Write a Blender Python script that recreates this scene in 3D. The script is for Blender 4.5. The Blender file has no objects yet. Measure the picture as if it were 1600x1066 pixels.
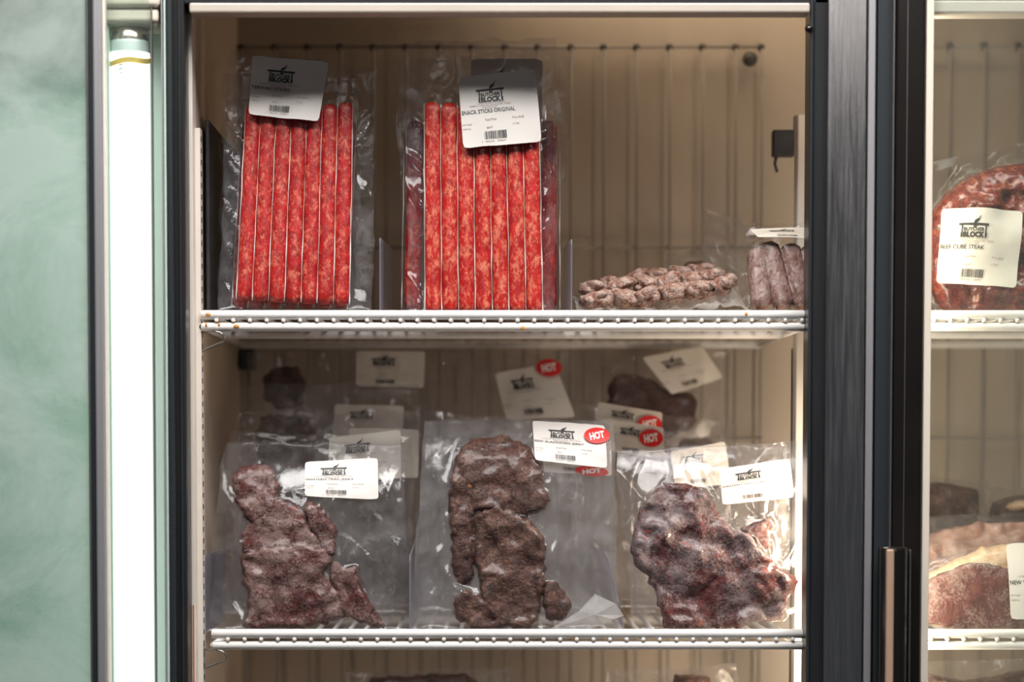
import bpy, bmesh, math, random
import numpy as np
from mathutils import Vector, Matrix
from mathutils.geometry import delaunay_2d_cdt

random.seed(7)
scene = bpy.context.scene
COL = scene.collection

# ------------------------------------------------------------------ camera
F = 3714.0                      # focal length in pixels of the 1600 x 1066 frame
PITCH = 0.050                   # camera tipped slightly down
EYE_Y = 712.0                   # image row of the horizon
PPX = 760.0
PPY = EYE_Y + F * math.tan(PITCH)
CAM = Vector((0.0, -2.6, 1.30))
cam_data = bpy.data.cameras.new('camera')
cam = bpy.data.objects.new('camera', cam_data)
COL.objects.link(cam)
cam_data.sensor_width = 36.0
cam_data.lens = 36.0 * F / 1600.0
cam_data.shift_x = (800.0 - PPX) / 1600.0
cam_data.shift_y = (PPY - 533.0) / 1600.0
cam.location = CAM
cam.rotation_euler = (math.pi / 2 - PITCH, 0, 0)
cam_data.dof.use_dof = True
cam_data.dof.focus_distance = 2.62
cam_data.dof.aperture_fstop = 2.3
cam_data.clip_end = 60
scene.camera = cam

# ------------------------------------------------------------------ look, world, lights
vs = scene.view_settings
vs.view_transform = 'Standard'
vs.look = 'None'
vs.gamma = 1.0
vs.use_curve_mapping = False
vs.exposure = 0.0
scene.cycles.transparent_max_bounces = 40
scene.cycles.max_bounces = 10
scene.cycles.caustics_reflective = False
scene.cycles.caustics_refractive = False
scene.cycles.sample_clamp_indirect = 6.0

world = bpy.data.worlds.new('shop')
scene.world = world
world.use_nodes = True
world.node_tree.nodes['Background'].inputs[0].default_value = (0.80, 0.88, 1.0, 1)
world.node_tree.nodes['Background'].inputs[1].default_value = 0.045


def area(name, loc, target, sx, sy, power, color):
    d = bpy.data.lights.new(name, 'AREA')
    d.shape = 'RECTANGLE'
    d.size = sx
    d.size_y = sy
    d.energy = power
    d.color = color
    o = bpy.data.objects.new(name, d)
    COL.objects.link(o)
    o.location = loc
    o.rotation_euler = (Vector(target) - Vector(loc)).to_track_quat('-Z', 'Y').to_euler()
    return o


# shop window and ceiling light in front of the freezer
area('shop_window_light', (0.4, -7.5, 3.55), (0.2, 0, 1.6), 2.6, 0.8, 13, (1.0, 0.95, 0.92))
area('shop_ceiling_light', (0.1, -1.08, 3.08), (0.0, 0.0, 1.40), 2.2, 0.9, 92, (1.0, 0.965, 0.935))





# ------------------------------------------------------------------ pixel helper
def ray(px, py):
    xc = (px - PPX) / F
    yc = -(py - PPY) / F
    c, s = math.cos(PITCH), math.sin(PITCH)
    # camera axes: right (1,0,0), up (0,s,c), forward (0,c,-s)
    return Vector((xc, yc * s + c, yc * c - s))


def P(px, py, Y):
    d = ray(px, py)
    return CAM + d * ((Y - CAM.y) / d.y)


def PX(px, Y, py=533):
    return P(px, py, Y).x


def PZ(py, Y, px=760):
    return P(px, py, Y).z


# lamps of the freezer itself: a tube behind the mullion; the rest are added fill lamps where noted
def area_rot(name, loc, direction, sx, sy, power, color, up='Y'):
    o = area(name, loc, Vector(loc) + Vector(direction), sx, sy, power, color)
    return o


area('mullion_tube_light', (PX(1300, 0.01), 0.015, 1.08), (PX(1100, 0.46), 0.46, 1.16), 0.03, 0.26, 1.25, (1.0, 0.79, 0.58))
area('left_wall_fill_light', (PX(1300, 0.01), 0.016, 1.24), (PX(320, 0.12), 0.12, 1.30), 0.02, 0.10, 0.8, (1.0, 0.79, 0.58))  # added fill, brightens the left wall
area('low_right_fill_light', (PX(1428, 0.0), 0.0, 1.08), (PX(1570, 0.46), 0.46, 1.26), 0.02, 0.30, 0.55, (1.0, 0.86, 0.68))  # added fill, brightens the lower back wall behind the right door
area('mullion_upper_tube_light', (PX(1300, 0.01), 0.015, 1.76), (PX(900, 0.46), 0.46, 1.76), 0.01, 0.30, 0.10, (1.0, 0.80, 0.60))
area('mullion_tube_light_right', (PX(1428, -0.03), -0.03, 1.25), (PX(1900, 0.30), 0.30, 1.25), 0.02, 1.7, 2.7, (1.0, 0.86, 0.68))
area('rear_top_fill_light', (PX(1120, 0.36), 0.36, 1.965), (PX(1140, 0.46), 0.46, 1.82), 0.56, 0.03, 0.56, (1.0, 0.78, 0.56))  # added unseen lamp, shapes the downward falloff on the back wall


# ------------------------------------------------------------------ numpy noise
def vnoise(x, y, seed=0):
    x = np.asarray(x, float)
    y = np.asarray(y, float)
    xi = np.floor(x).astype(np.int64)
    yi = np.floor(y).astype(np.int64)
    fx = x - xi
    fy = y - yi
    fx = fx * fx * (3 - 2 * fx)
    fy = fy * fy * (3 - 2 * fy)

    def h(a, b):
        n = (a * 374761393 + b * 668265263 + seed * 982451653) & 0x7fffffff
        n = ((n ^ (n >> 13)) * 1274126177) & 0x7fffffff
        n = n ^ (n >> 16)
        return (n & 0xffff) / 65535.0
    return ((h(xi, yi) * (1 - fx) + h(xi + 1, yi) * fx) * (1 - fy)
            + (h(xi, yi + 1) * (1 - fx) + h(xi + 1, yi + 1) * fx) * fy)


def fbm(x, y, seed=0, octv=4):
    t = 0
    a = 0.5
    for i in range(octv):
        t = t + a * vnoise(x * 2 ** i, y * 2 ** i, seed + i * 17)
        a *= 0.5
    return t


def ridge(x, y, seed=0):
    return (1 - np.abs(2 * vnoise(x, y, seed) - 1)) ** 3


def blur(A, k):
    for ax in (0, 1):
        pad = [(0, 0), (0, 0)]
        pad[ax] = (k, k)
        B = np.pad(A, pad, mode='edge')
        c = np.cumsum(B, axis=ax)
        z = np.zeros_like(np.take(c, [0], axis=ax))
        c = np.concatenate([z, c], axis=ax)
        n = A.shape[ax]
        w = 2 * k + 1
        A = (np.take(c, range(w, w + n), axis=ax) - np.take(c, range(0, n), axis=ax)) / w
    return A


# ------------------------------------------------------------------ materials
MATS = {}


def newmat(name):
    m = bpy.data.materials.new(name)
    m.use_nodes = True
    nt = m.node_tree
    b = nt.nodes['Principled BSDF']
    MATS[name] = m
    return m, nt, b


def N(nt, typ, **kw):
    n = nt.nodes.new(typ)
    for k, v in kw.items():
        setattr(n, k, v)
    return n


def noise_node(nt, scale, detail=4, rough=0.55, dist=0.0, stretch=None, obj=True):
    tc = N(nt, 'ShaderNodeTexCoord')
    mp = N(nt, 'ShaderNodeMapping')
    nt.links.new(tc.outputs['Object'], mp.inputs[0])
    if stretch:
        mp.inputs['Scale'].default_value = stretch
    n = N(nt, 'ShaderNodeTexNoise')
    n.inputs['Scale'].default_value = scale
    n.inputs['Detail'].default_value = detail
    n.inputs['Roughness'].default_value = rough
    n.inputs['Distortion'].default_value = dist
    nt.links.new(mp.outputs[0], n.inputs['Vector'])
    return n


def ramp(nt, src, stops):
    r = N(nt, 'ShaderNodeValToRGB')
    e = r.color_ramp.elements
    while len(e) < len(stops):
        e.new(0.5)
    for i, (p, c) in enumerate(stops):
        e[i].position = p
        e[i].color = (c[0], c[1], c[2], 1)
    nt.links.new(src, r.inputs[0])
    return r


def bump(nt, src, strength, dist, bsdf=None):
    b = N(nt, 'ShaderNodeBump')
    b.inputs['Strength'].default_value = strength
    b.inputs['Distance'].default_value = dist
    nt.links.new(src, b.inputs['Height'])
    if bsdf:
        nt.links.new(b.outputs[0], bsdf.inputs['Normal'])
    return b


def simple(name, col, rough=0.5, metal=0.0, var=0.0, scale=20, bmp=0.0, coat=0.0, stretch=None, spec=0.5):
    m, nt, b = newmat(name)
    b.inputs['Roughness'].default_value = rough
    b.inputs['Metallic'].default_value = metal
    b.inputs['Coat Weight'].default_value = coat
    b.inputs['Specular IOR Level'].default_value = spec
    b.inputs['Base Color'].default_value = (*col, 1)
    if var or bmp:
        n = noise_node(nt, scale, 5, 0.6, 0.0, stretch)
        if var:
            lo = tuple(c * (1 - var) for c in col)
            hi = tuple(min(1, c * (1 + var)) for c in col)
            r = ramp(nt, n.outputs[0], [(0.3, lo), (0.7, hi)])
            nt.links.new(r.outputs[0], b.inputs['Base Color'])
        if bmp:
            bump(nt, n.outputs[0], bmp, 0.002, b)
    return m


simple('liner', (0.50, 0.42, 0.335), 0.5, var=0.04, scale=6)
simple('liner_lit', (0.72, 0.60, 0.48), 0.45, var=0.04, scale=6)  # lighter copy of the liner, puts light on the left wall by colour
simple('liner_white', (0.80, 0.74, 0.67), 0.4, var=0.04, scale=10)
simple('trim_cream', (0.55, 0.48, 0.41), 0.4, var=0.05, scale=14)
simple('cream_plastic', (0.80, 0.71, 0.60), 0.35, var=0.03, scale=12)
simple('black_frame', (0.018, 0.019, 0.021), 0.32, var=0.25, scale=14, stretch=(30, 30, 0.8))
simple('black_gloss', (0.012, 0.010, 0.009), 0.16, var=0.2, scale=10)
simple('gasket', (0.020, 0.026, 0.030), 0.42)
simple('shelf_white', (0.87, 0.85, 0.82), 0.42, var=0.03, scale=30)
simple('rust', (0.62, 0.26, 0.05), 0.7, var=0.3, scale=300)
simple('wire_grey', (0.34, 0.31, 0.28), 0.45, 0.3)
simple('dark_clip', (0.07, 0.06, 0.055), 0.5)
simple('clip_steel', (0.36, 0.35, 0.34), 0.32, 0.9, var=0.1, scale=60)
simple('alu', (0.62, 0.61, 0.63), 0.35, 0.75, var=0.06, scale=8, stretch=(60, 60, 0.6))
simple('cap_metal', (0.72, 0.62, 0.56), 0.25, 0.95)
simple('dark_panel', (0.035, 0.036, 0.04), 0.45, var=0.4, scale=40)
simple('paper', (0.76, 0.72, 0.68), 0.55, var=0.02, scale=60, bmp=0.05)
simple('paper_warm', (0.74, 0.69, 0.61), 0.55, var=0.02, scale=60, bmp=0.05)
simple('ink', (0.02, 0.02, 0.02), 0.5)
simple('ink_faint', (0.22, 0.15, 0.13), 0.55)
simple('sticker_red', (0.72, 0.012, 0.012), 0.35)
simple('sticker_text', (0.92, 0.85, 0.80), 0.4)
simple('copper', (0.62, 0.41, 0.29), 0.35, 0.25)
simple('yellow', (0.80, 0.50, 0.09), 0.5, var=0.3, scale=80)
simple('pale_green', (0.60, 0.74, 0.66), 0.35, var=0.05, scale=4)
simple('brown_reflection', (0.20, 0.16, 0.13), 0.5, var=0.3, scale=9)  # tone of a dark reflection, given to a plate
simple('seam', (0.92, 0.80, 0.76), 0.25)
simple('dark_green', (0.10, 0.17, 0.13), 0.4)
simple('orange', (0.75, 0.20, 0.04), 0.3)

# brushed steel strip
m, nt, b = newmat('brushed_steel')
b.inputs['Metallic'].default_value = 1.0
n = noise_node(nt, 18, 8, 0.7, 0.0, (40, 40, 0.5))
r = ramp(nt, n.outputs[0], [(0.25, (0.66, 0.63, 0.62)), (0.75, (0.88, 0.85, 0.84))])
nt.links.new(r.outputs[0], b.inputs['Base Color'])
n2 = noise_node(nt, 9, 6, 0.7, 0.4, (25, 25, 1.0))
r2 = ramp(nt, n2.outputs[0], [(0.3, (0.13, 0.13, 0.13)), (0.7, (0.26, 0.26, 0.26))])
nt.links.new(r2.outputs[0], b.inputs['Roughness'])
bump(nt, n.outputs[0], 0.10, 0.001, b)

# lamp tube
m, nt, b = newmat('tube_light')
b.inputs['Base Color'].default_value = (0.9, 0.92, 0.9, 1)
b.inputs['Emission Color'].default_value = (0.97, 1.0, 0.96, 1)
b.inputs['Emission Strength'].default_value = 1.25
simple('tube_end', (0.80, 0.88, 0.88), 0.25)


def glass_mat(name, tint, haze, haze_col, noise_scale=5, lo=0.3, hi=0.8, rough=0.02, hz_stretch=None, ior=1.45):
    m, nt, b = newmat(name)
    nt.nodes.remove(b)
    out = nt.nodes['Material Output']
    tr = N(nt, 'ShaderNodeBsdfTransparent')
    tr.inputs[0].default_value = (*tint, 1)
    gl = N(nt, 'ShaderNodeBsdfGlossy')
    gl.inputs['Roughness'].default_value = rough
    gl.inputs[0].default_value = (1, 1, 1, 1)
    geo = N(nt, 'ShaderNodeNewGeometry')
    fr = N(nt, 'ShaderNodeVectorMath', operation='DOT_PRODUCT')
    nt.links.new(geo.outputs['Incoming'], fr.inputs[0])
    nt.links.new(geo.outputs['Normal'], fr.inputs[1])

    def mth(op, a_, b_=None):
        k = N(nt, 'ShaderNodeMath', operation=op)
        for i_, x_ in enumerate((a_, b_)):
            if x_ is None:
                continue
            if isinstance(x_, (int, float)):
                k.inputs[i_].default_value = x_
            else:
                nt.links.new(x_, k.inputs[i_])
        return k.outputs[0]
    # Schlick reflectance, the same from either side of a thin sheet
    x1 = mth('POWER', mth('SUBTRACT', 1.0, mth('MINIMUM', mth('ABSOLUTE', fr.outputs['Value']), 1.0)), 5.0)
    f0 = ((ior - 1) / (ior + 1)) ** 2
    x2 = mth('ADD', mth('MULTIPLY', x1, 1 - f0), f0)
    mx = N(nt, 'ShaderNodeMixShader')
    nt.links.new(x2, mx.inputs[0])
    nt.links.new(tr.outputs[0], mx.inputs[1])
    nt.links.new(gl.outputs[0], mx.inputs[2])
    df = N(nt, 'ShaderNodeBsdfDiffuse')
    df.inputs[0].default_value = (*haze_col, 1)
    tl = N(nt, 'ShaderNodeBsdfTranslucent')
    tl.inputs[0].default_value = (*haze_col, 1)
    m2 = N(nt, 'ShaderNodeMixShader')
    m2.inputs[0].default_value = 0.5
    nt.links.new(df.outputs[0], m2.inputs[1])
    nt.links.new(tl.outputs[0], m2.inputs[2])
    n = noise_node(nt, noise_scale, 6, 0.6, 0.6, hz_stretch)
    r = ramp(nt, n.outputs[0], [(lo, (haze[0],) * 3), (hi, (haze[1],) * 3)])
    m3 = N(nt, 'ShaderNodeMixShader')
    nt.links.new(r.outputs[0], m3.inputs[0])
    nt.links.new(mx.outputs[0], m3.inputs[1])
    nt.links.new(m2.outputs[0], m3.inputs[2])
    nt.links.new(m3.outputs[0], out.inputs[0])
    return m, nt, gl, fr, n


glass_mat('door_glass', (0.90, 0.92, 0.90), (0.02, 0.05), (0.8, 0.8, 0.75), 9)
glass_mat('fogged_glass', (0.84, 0.92, 0.88), (0.10, 0.66), (0.72, 0.80, 0.76), 7.0, 0.32, 0.60)
glass_mat('lamp_glass', (0.93, 0.97, 0.95), (0.01, 0.04), (0.75, 0.85, 0.8), 6)
glass_mat('divider_plastic', (0.66, 0.66, 0.72), (0.30, 0.40), (0.62, 0.62, 0.74), 6, rough=0.12)


def film_mat(name, haze=(0.02, 0.16), col=(0.82, 0.84, 0.88), tint=(0.96, 0.96, 0.97), rough=0.07, bs=0.35, scale=26, ior=1.45):
    m, nt, gl, fr, n = glass_mat(name, tint, haze, col, scale, 0.38, 0.78, rough, None, ior)
    n2 = noise_node(nt, 60, 4, 0.6, 1.2)
    b = bump(nt, n2.outputs[0], bs, 0.002)
    nt.links.new(b.outputs[0], gl.inputs['Normal'])
    nt.links.new(b.outputs[0], fr.inputs[1])
    return m


film_mat('film', (0.01, 0.11))
film_mat('film_milky', (0.06, 0.22), (0.80, 0.81, 0.84))
film_mat('film_fold', (0.35, 0.6), (0.82, 0.83, 0.84))
film_mat('film_skirt', (0.14, 0.42), (0.84, 0.83, 0.82))
film_mat('film_tight', (0.0, 0.012), (0.9, 0.82, 0.8), bs=0.3, rough=0.07, ior=1.3)
film_mat('film_cling', (0.0, 0.02), (0.8, 0.78, 0.76), bs=0.6, rough=0.13, ior=1.28)
film_mat('film_back', (0.03, 0.16), (0.78, 0.74, 0.68), bs=0.3)


def meat_mat(name, base, dark, frost, frost_amt, scale=60, rough=0.38, fr_scale=22, spots=None, coat=0.25, stretch=None, bs=0.5, fine=330, fine_amt=0.45, bscale=220):
    m, nt, b = newmat(name)
    b.inputs['Roughness'].default_value = rough
    b.inputs['Coat Weight'].default_value = coat
    b.inputs['Coat Roughness'].default_value = 0.15
    n = noise_node(nt, scale, 6, 0.65, 0.8, stretch)
    r = ramp(nt, n.outputs[0], [(0.34, dark), (0.66, base)])
    n2 = noise_node(nt, fr_scale, 3, 0.6, 0.5, stretch)
    nf = noise_node(nt, fine, 5, 0.7, 0.4, stretch)
    ad = N(nt, 'ShaderNodeMix', data_type='FLOAT')
    ad.inputs['Factor'].default_value = fine_amt
    nt.links.new(n2.outputs[0], ad.inputs['A'])
    nt.links.new(nf.outputs[0], ad.inputs['B'])
    a0, a1 = frost_amt
    r2 = ramp(nt, ad.outputs['Result'], [(a0, (0, 0, 0)), (a1, (1, 1, 1))])
    mx = N(nt, 'ShaderNodeMix', data_type='RGBA')
    mx.inputs['B'].default_value = (*frost, 1)
    nt.links.new(r2.outputs[0], mx.inputs['Factor'])
    nt.links.new(r.outputs[0], mx.inputs['A'])
    last = mx.outputs['Result']
    if spots:
        n3 = noise_node(nt, spots[0], 3, 0.5, 0.3)
        r3 = ramp(nt, n3.outputs[0], [(spots[1], (0, 0, 0)), (spots[1] + 0.05, (1, 1, 1))])
        mx2 = N(nt, 'ShaderNodeMix', data_type='RGBA')
        mx2.inputs['B'].default_value = (*spots[2], 1)
        nt.links.new(r3.outputs[0], mx2.inputs['Factor'])
        nt.links.new(last, mx2.inputs['A'])
        last = mx2.outputs['Result']
    nt.links.new(last, b.inputs['Base Color'])
    n4 = noise_node(nt, bscale, 5, 0.65, 0.5, stretch)
    bump(nt, n4.outputs[0], bs, 0.003, b)
    return m


meat_mat('stick_red', (0.56, 0.008, 0.006), (0.26, 0.003, 0.003), (0.70, 0.17, 0.10), (0.50, 0.63), 120, 0.42, 150, coat=0.15, stretch=(1, 1, 0.6), bs=0.3, fine=420, fine_amt=0.5)
meat_mat('stick_red_pale', (0.62, 0.012, 0.007), (0.34, 0.004, 0.004), (0.76, 0.21, 0.12), (0.48, 0.61), 130, 0.40, 150, coat=0.15, stretch=(1, 1, 0.5), bs=0.3, fine=420, fine_amt=0.5)
meat_mat('jerky_frost', (0.125, 0.018, 0.013), (0.040, 0.011, 0.009), (0.235, 0.145, 0.125), (0.455, 0.56), 90, 0.45, 34, spots=(110, 0.69, (0.40, 0.03, 0.02)), coat=0.05, bs=1.0)
meat_mat('jerky_frost_grey', (0.125, 0.014, 0.010), (0.038, 0.009, 0.008), (0.215, 0.158, 0.152), (0.465, 0.56), 90, 0.42, 24, spots=(115, 0.67, (0.42, 0.05, 0.02)), coat=0.1, bs=1.0)
meat_mat('jerky_dark', (0.115, 0.040, 0.026), (0.028, 0.013, 0.010), (0.21, 0.112, 0.076), (0.50, 0.62), 90, 0.45, 50, spots=(120, 0.71, (0.60, 0.22, 0.04)), coat=0.05, bs=1.0)
meat_mat('jerky_back', (0.10, 0.034, 0.024), (0.026, 0.013, 0.011), (0.19, 0.12, 0.09), (0.5, 0.7), 60, 0.45, 36, coat=0.15)
meat_mat('beef_red', (0.27, 0.028, 0.011), (0.07, 0.008, 0.006), (0.46, 0.14, 0.065), (0.51, 0.66), 110, 0.24, 70, coat=0.6, bs=0.9, bscale=160)
meat_mat('steak', (0.17, 0.055, 0.042), (0.075, 0.024, 0.020), (0.33, 0.235, 0.205), (0.46, 0.60), 40, 0.4, 24, spots=(22, 0.66, (0.50, 0.20, 0.09)), coat=0.1)
meat_mat('fat', (0.72, 0.52, 0.34), (0.60, 0.35, 0.19), (0.78, 0.66, 0.50), (0.45, 0.7), 40, 0.45, 30)
meat_mat('frosted_sausage', (0.29, 0.105, 0.055), (0.14, 0.045, 0.026), (0.48, 0.365, 0.31), (0.43, 0.58), 200, 0.7, 130, coat=0.0, bs=1.0, fine=500)
meat_mat('frosted_link', (0.26, 0.115, 0.085), (0.15, 0.06, 0.045), (0.40, 0.285, 0.25), (0.42, 0.60), 200, 0.75, 150, coat=0.0, bs=1.0, stretch=(1, 1, 0.6), fine=600)
meat_mat('pink_meat', (0.52, 0.28, 0.22), (0.40, 0.18, 0.14), (0.66, 0.52, 0.45), (0.4, 0.7), 30, 0.45, 25)


# ------------------------------------------------------------------ object helpers
def mesh_obj(name, verts, faces, mat, parent=None, smooth=False, loc=None):
    me = bpy.data.meshes.new(name)
    me.from_pydata([tuple(v) for v in verts], [], [tuple(f) for f in faces])
    if mat:
        me.materials.append(MATS[mat])
    if smooth:
        me.polygons.foreach_set('use_smooth', [True] * len(me.polygons))
    me.update()
    o = bpy.data.objects.new(name, me)
    COL.objects.link(o)
    if parent:
        o.parent = parent
    if loc is not None:
        o.location = loc
    return o


def tag(o, label=None, cat=None, group=None, kind=None):
    if label:
        o['label'] = label
    if cat:
        o['category'] = cat
    if group:
        o['group'] = group
    if kind:
        o['kind'] = kind
    return o


def empty(name, loc=(0, 0, 0), rx=0.0):
    o = bpy.data.objects.new(name, None)
    o.empty_display_size = 0.02
    COL.objects.link(o)
    o.location = loc
    o.rotation_euler = (rx, 0, 0)
    return o


def bm_obj(name, bm, mat, parent=None, smooth=False):
    me = bpy.data.meshes.new(name)
    bm.to_mesh(me)
    bm.free()
    me.materials.append(MATS[mat])
    if smooth:
        me.polygons.foreach_set('use_smooth', [True] * len(me.polygons))
    o = bpy.data.objects.new(name, me)
    COL.objects.link(o)
    if parent:
        o.parent = parent
    return o


def box(name, x0, x1, y0, y1, z0, z1, mat, parent=None, bev=0.001, seg=2):
    bm = bmesh.new()
    bmesh.ops.create_cube(bm, size=1.0)
    for v in bm.verts:
        v.co = Vector(((x0 + x1) / 2 + v.co.x * (x1 - x0), (y0 + y1) / 2 + v.co.y * (y1 - y0), (z0 + z1) / 2 + v.co.z * (z1 - z0)))
    if bev:
        bmesh.ops.bevel(bm, geom=bm.edges[:], offset=bev, segments=seg, affect='EDGES', profile=0.5)
    return bm_obj(name, bm, mat, parent, smooth=False)


def tube_geo(pts, r, seg=10, caps=True, rf=None):
    pts = [Vector(p) for p in pts]
    V, Fc = [], []
    n = len(pts)
    t0 = (pts[1] - pts[0]).normalized()
    ref = Vector((0, 0, 1)) if abs(t0.z) < 0.9 else Vector((1, 0, 0))
    for i, p in enumerate(pts):
        t = (pts[min(i + 1, n - 1)] - pts[max(i - 1, 0)]).normalized()
        a = t.cross(ref).normalized()
        b = a.cross(t).normalized()
        rr = r if rf is None else r * rf[i]
        for k in range(seg):
            an = 2 * math.pi * k / seg
            V.append(p + a * (rr * math.cos(an)) + b * (rr * math.sin(an)))
    for i in range(n - 1):
        for k in range(seg):
            k2 = (k + 1) % seg
            Fc.append((i * seg + k, i * seg + k2, (i + 1) * seg + k2, (i + 1) * seg + k))
    if caps:
        Fc.append(tuple(range(seg))[::-1])
        Fc.append(tuple((n - 1) * seg + k for k in range(seg)))
    return V, Fc


def tube(name, pts, r, mat, parent=None, seg=10, rf=None):
    V, Fc = tube_geo(pts, r, seg, True, rf)
    return mesh_obj(name, V, Fc, mat, parent, True)


def lathe(name, prof, loc, mat, parent=None, seg=28, smooth=True):
    """prof: list of (r, z)"""
    V, Fc = [], []
    for (r, z) in prof:
        for k in range(seg):
            an = 2 * math.pi * k / seg
            V.append((loc[0] + r * math.cos(an), loc[1] + r * math.sin(an), loc[2] + z))
    for i in range(len(prof) - 1):
        for k in range(seg):
            k2 = (k + 1) % seg
            Fc.append((i * seg + k, i * seg + k2, (i + 1) * seg + k2, (i + 1) * seg + k))
    return mesh_obj(name, V, Fc, mat, parent, smooth)


# ------------------------------------------------------------------ the freezer
ZTOP, ZBOT = 2.02, 0.10
YB = 0.46
YF = -0.06
SHELF_UP = PZ(494, 0.0)          # top of the shelf wires
SHELF_LO = PZ(992, 0.0)
XL = PX(306, 0.0)
XR = PX(2050, 0.0)

fz = empty('display_freezer', (0, 0, ZBOT))
tag(fz, 'upright glass-door display freezer with black frame and cream interior', 'freezer')
INV = Matrix.Translation((0, 0, -ZBOT))


def fzbox(name, *a, **k):
    par = k.pop('parent', fz)
    o = box(name, *a, **k)
    o.parent = par
    o.matrix_parent_inverse = INV if par is fz else Matrix.Identity(4)
    return o


def adopt(o, par=None):
    o.parent = par or fz
    o.matrix_parent_inverse = INV if par is None else Matrix.Identity(4)
    return o


fzbox('back_panel', XL - 0.02, XR + 0.02, YB, YB + 0.05, ZBOT, ZTOP, 'liner')
fzbox('side_panel', XL - 0.06, XL, 0.012, YB, ZBOT, ZTOP, 'liner_lit')
fzbox('side_panel', XR, XR + 0.06, -0.03, YB, ZBOT, ZTOP, 'liner')
fzbox('top_panel', XL - 0.06, XR + 0.06, 0.0, YB, ZTOP, ZTOP + 0.05, 'liner')
fzbox('bottom_panel', XL - 0.06, XR + 0.06, -0.05, YB, ZBOT - 0.05, ZBOT, 'liner')

# header: black outside, cream liner strip below
zb = PZ(4, YF)
hd = fzbox('header', PX(263, YF), PX(1900, YF), -0.055, -0.012, zb, ZTOP + 0.05, 'black_frame')
zl0, zl1 = PZ(20, 0.0), PZ(3, 0.0)
zl0, zl1 = PZ(20, -0.06), PZ(4.5, -0.06)
hl = fzbox('header_liner', PX(299, -0.06), PX(1262, -0.06), -0.0615, -0.03, zl0, zl1, 'trim_cream', bev=0.002)
fzbox('header_liner', PX(1430, -0.05), XR, -0.0565, -0.02, PZ(22, -0.05), PZ(2, -0.05), 'liner_white', bev=0.002)

# left jamb: black post with gasket grooves, pale liner edge, slotted shelf standard
jl = fzbox('jamb', PX(271, YF), PX(296, -0.03), YF, -0.012, ZBOT, ZTOP, 'black_frame', bev=0.002)
o = fzbox('gasket', PX(263, YF - .01), PX(272, YF - .01), YF - 0.012, -0.02, ZBOT, ZTOP, 'gasket', bev=0.002)
o = fzbox('gasket_ridge', PX(282, YF), PX(285, YF), YF - 0.003, YF + 0.002, ZBOT, ZTOP, 'gasket', bev=0.0008)
fzbox('liner_edge', PX(297, -0.015), PX(304, -0.015), -0.022, 0.012, ZBOT, ZTOP, 'liner_white', bev=0.001)
st = fzbox('shelf_standard', XL + 0.0002, XL + 0.0060, 0.000, 0.020, ZBOT, PZ(200, 0.0), 'liner_white', bev=0.0006)
V, Fc = [], []
for i in range(80):
    z = SHELF_LO - 0.10 + i * 0.0125
    if z > PZ(206, 0):
        break
    b0 = len(V)
    for dx in (0, 1):
        for dy in (0, 1):
            for dz in (0, 1):
                V.append((XL + 0.0050 + dx * 0.0013, 0.004 + dy * 0.008, z + dz * 0.0055 - ZBOT + ZBOT))
    Fc += [tuple(b0 + k for k in f) for f in ((0, 1, 3, 2), (4, 6, 7, 5), (0, 4, 5, 1), (2, 3, 7, 6), (0, 2, 6, 4), (1, 5, 7, 3))]
sl = mesh_obj('slot_marks', V, Fc, 'dark_clip')
sl.parent = st
tag(sl, kind='stuff')
# orange indicator on the jamb top
p = P(303, 11, -0.03)
ind = lathe('indicator_lens', [(0.0, 0.006), (0.003, 0.0055), (0.005, 0.003), (0.0055, 0)], (0, 0, 0), 'orange', None, 14)
ind.matrix_world = Matrix.Translation(p + Vector((0, 0, 0))) @ Matrix.Rotation(math.pi / 2, 4, 'X')
mw = ind.matrix_world.copy()
ind.parent = fz
ind.matrix_parent_inverse = INV
rim = lathe('indicator_rim', [(0.0055, 0), (0.0072, 0.003), (0.0082, 0.0)], (0, 0, 0), 'black_gloss', ind, 14)

fzbox('orange_strip', PX(299.2, -0.022), PX(300.8, -0.022), -0.0228, -0.0222, ZBOT, PZ(945, -0.022), 'orange', bev=0)
fzbox('rear_bracket', PX(375, 0.44), PX(399, 0.44), 0.425, YB - 0.001, PZ(578, 0.44), PZ(546, 0.44), 'dark_panel', bev=0.002)
# dark sheet standing in for the shade along the upper left wall
dp = fzbox('shade_sheet', XL + 0.0065, XL + 0.0105, 0.045, 0.40, SHELF_UP + 0.002, PZ(188, 0.05), 'dark_panel', bev=0.001)

# centre mullion
ml = fzbox('mullion', PX(1262, -0.03), PX(1372, -0.03), -0.055, 0.008, ZBOT, ZTOP, 'black_frame', bev=0.003)
for nm, a, b_, y0, y1, mt in (('steel_strip', 1290, 1351, -0.0640, -0.050, 'brushed_steel'), ('trim_strip', 1353.5, 1365, -0.0655, -0.050, 'alu'),
                              ('inner_groove', 1263, 1268, -0.0575, -0.050, 'gasket')):
    o = box(nm, PX(a, y0), PX(b_, y0), y0, y1, ZBOT, ZTOP, mt, None, bev=0.0012)
    o.parent = ml
pb = P(1264, 45, -0.058)
o = lathe('screw', [(0, 0.004), (0.003, 0.0035), (0.0045, 0)], (0, 0, 0), 'black_gloss', ml, 12)
o.matrix_world = Matrix.Translation(pb) @ Matrix.Rotation(math.pi / 2, 4, 'X')

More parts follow.
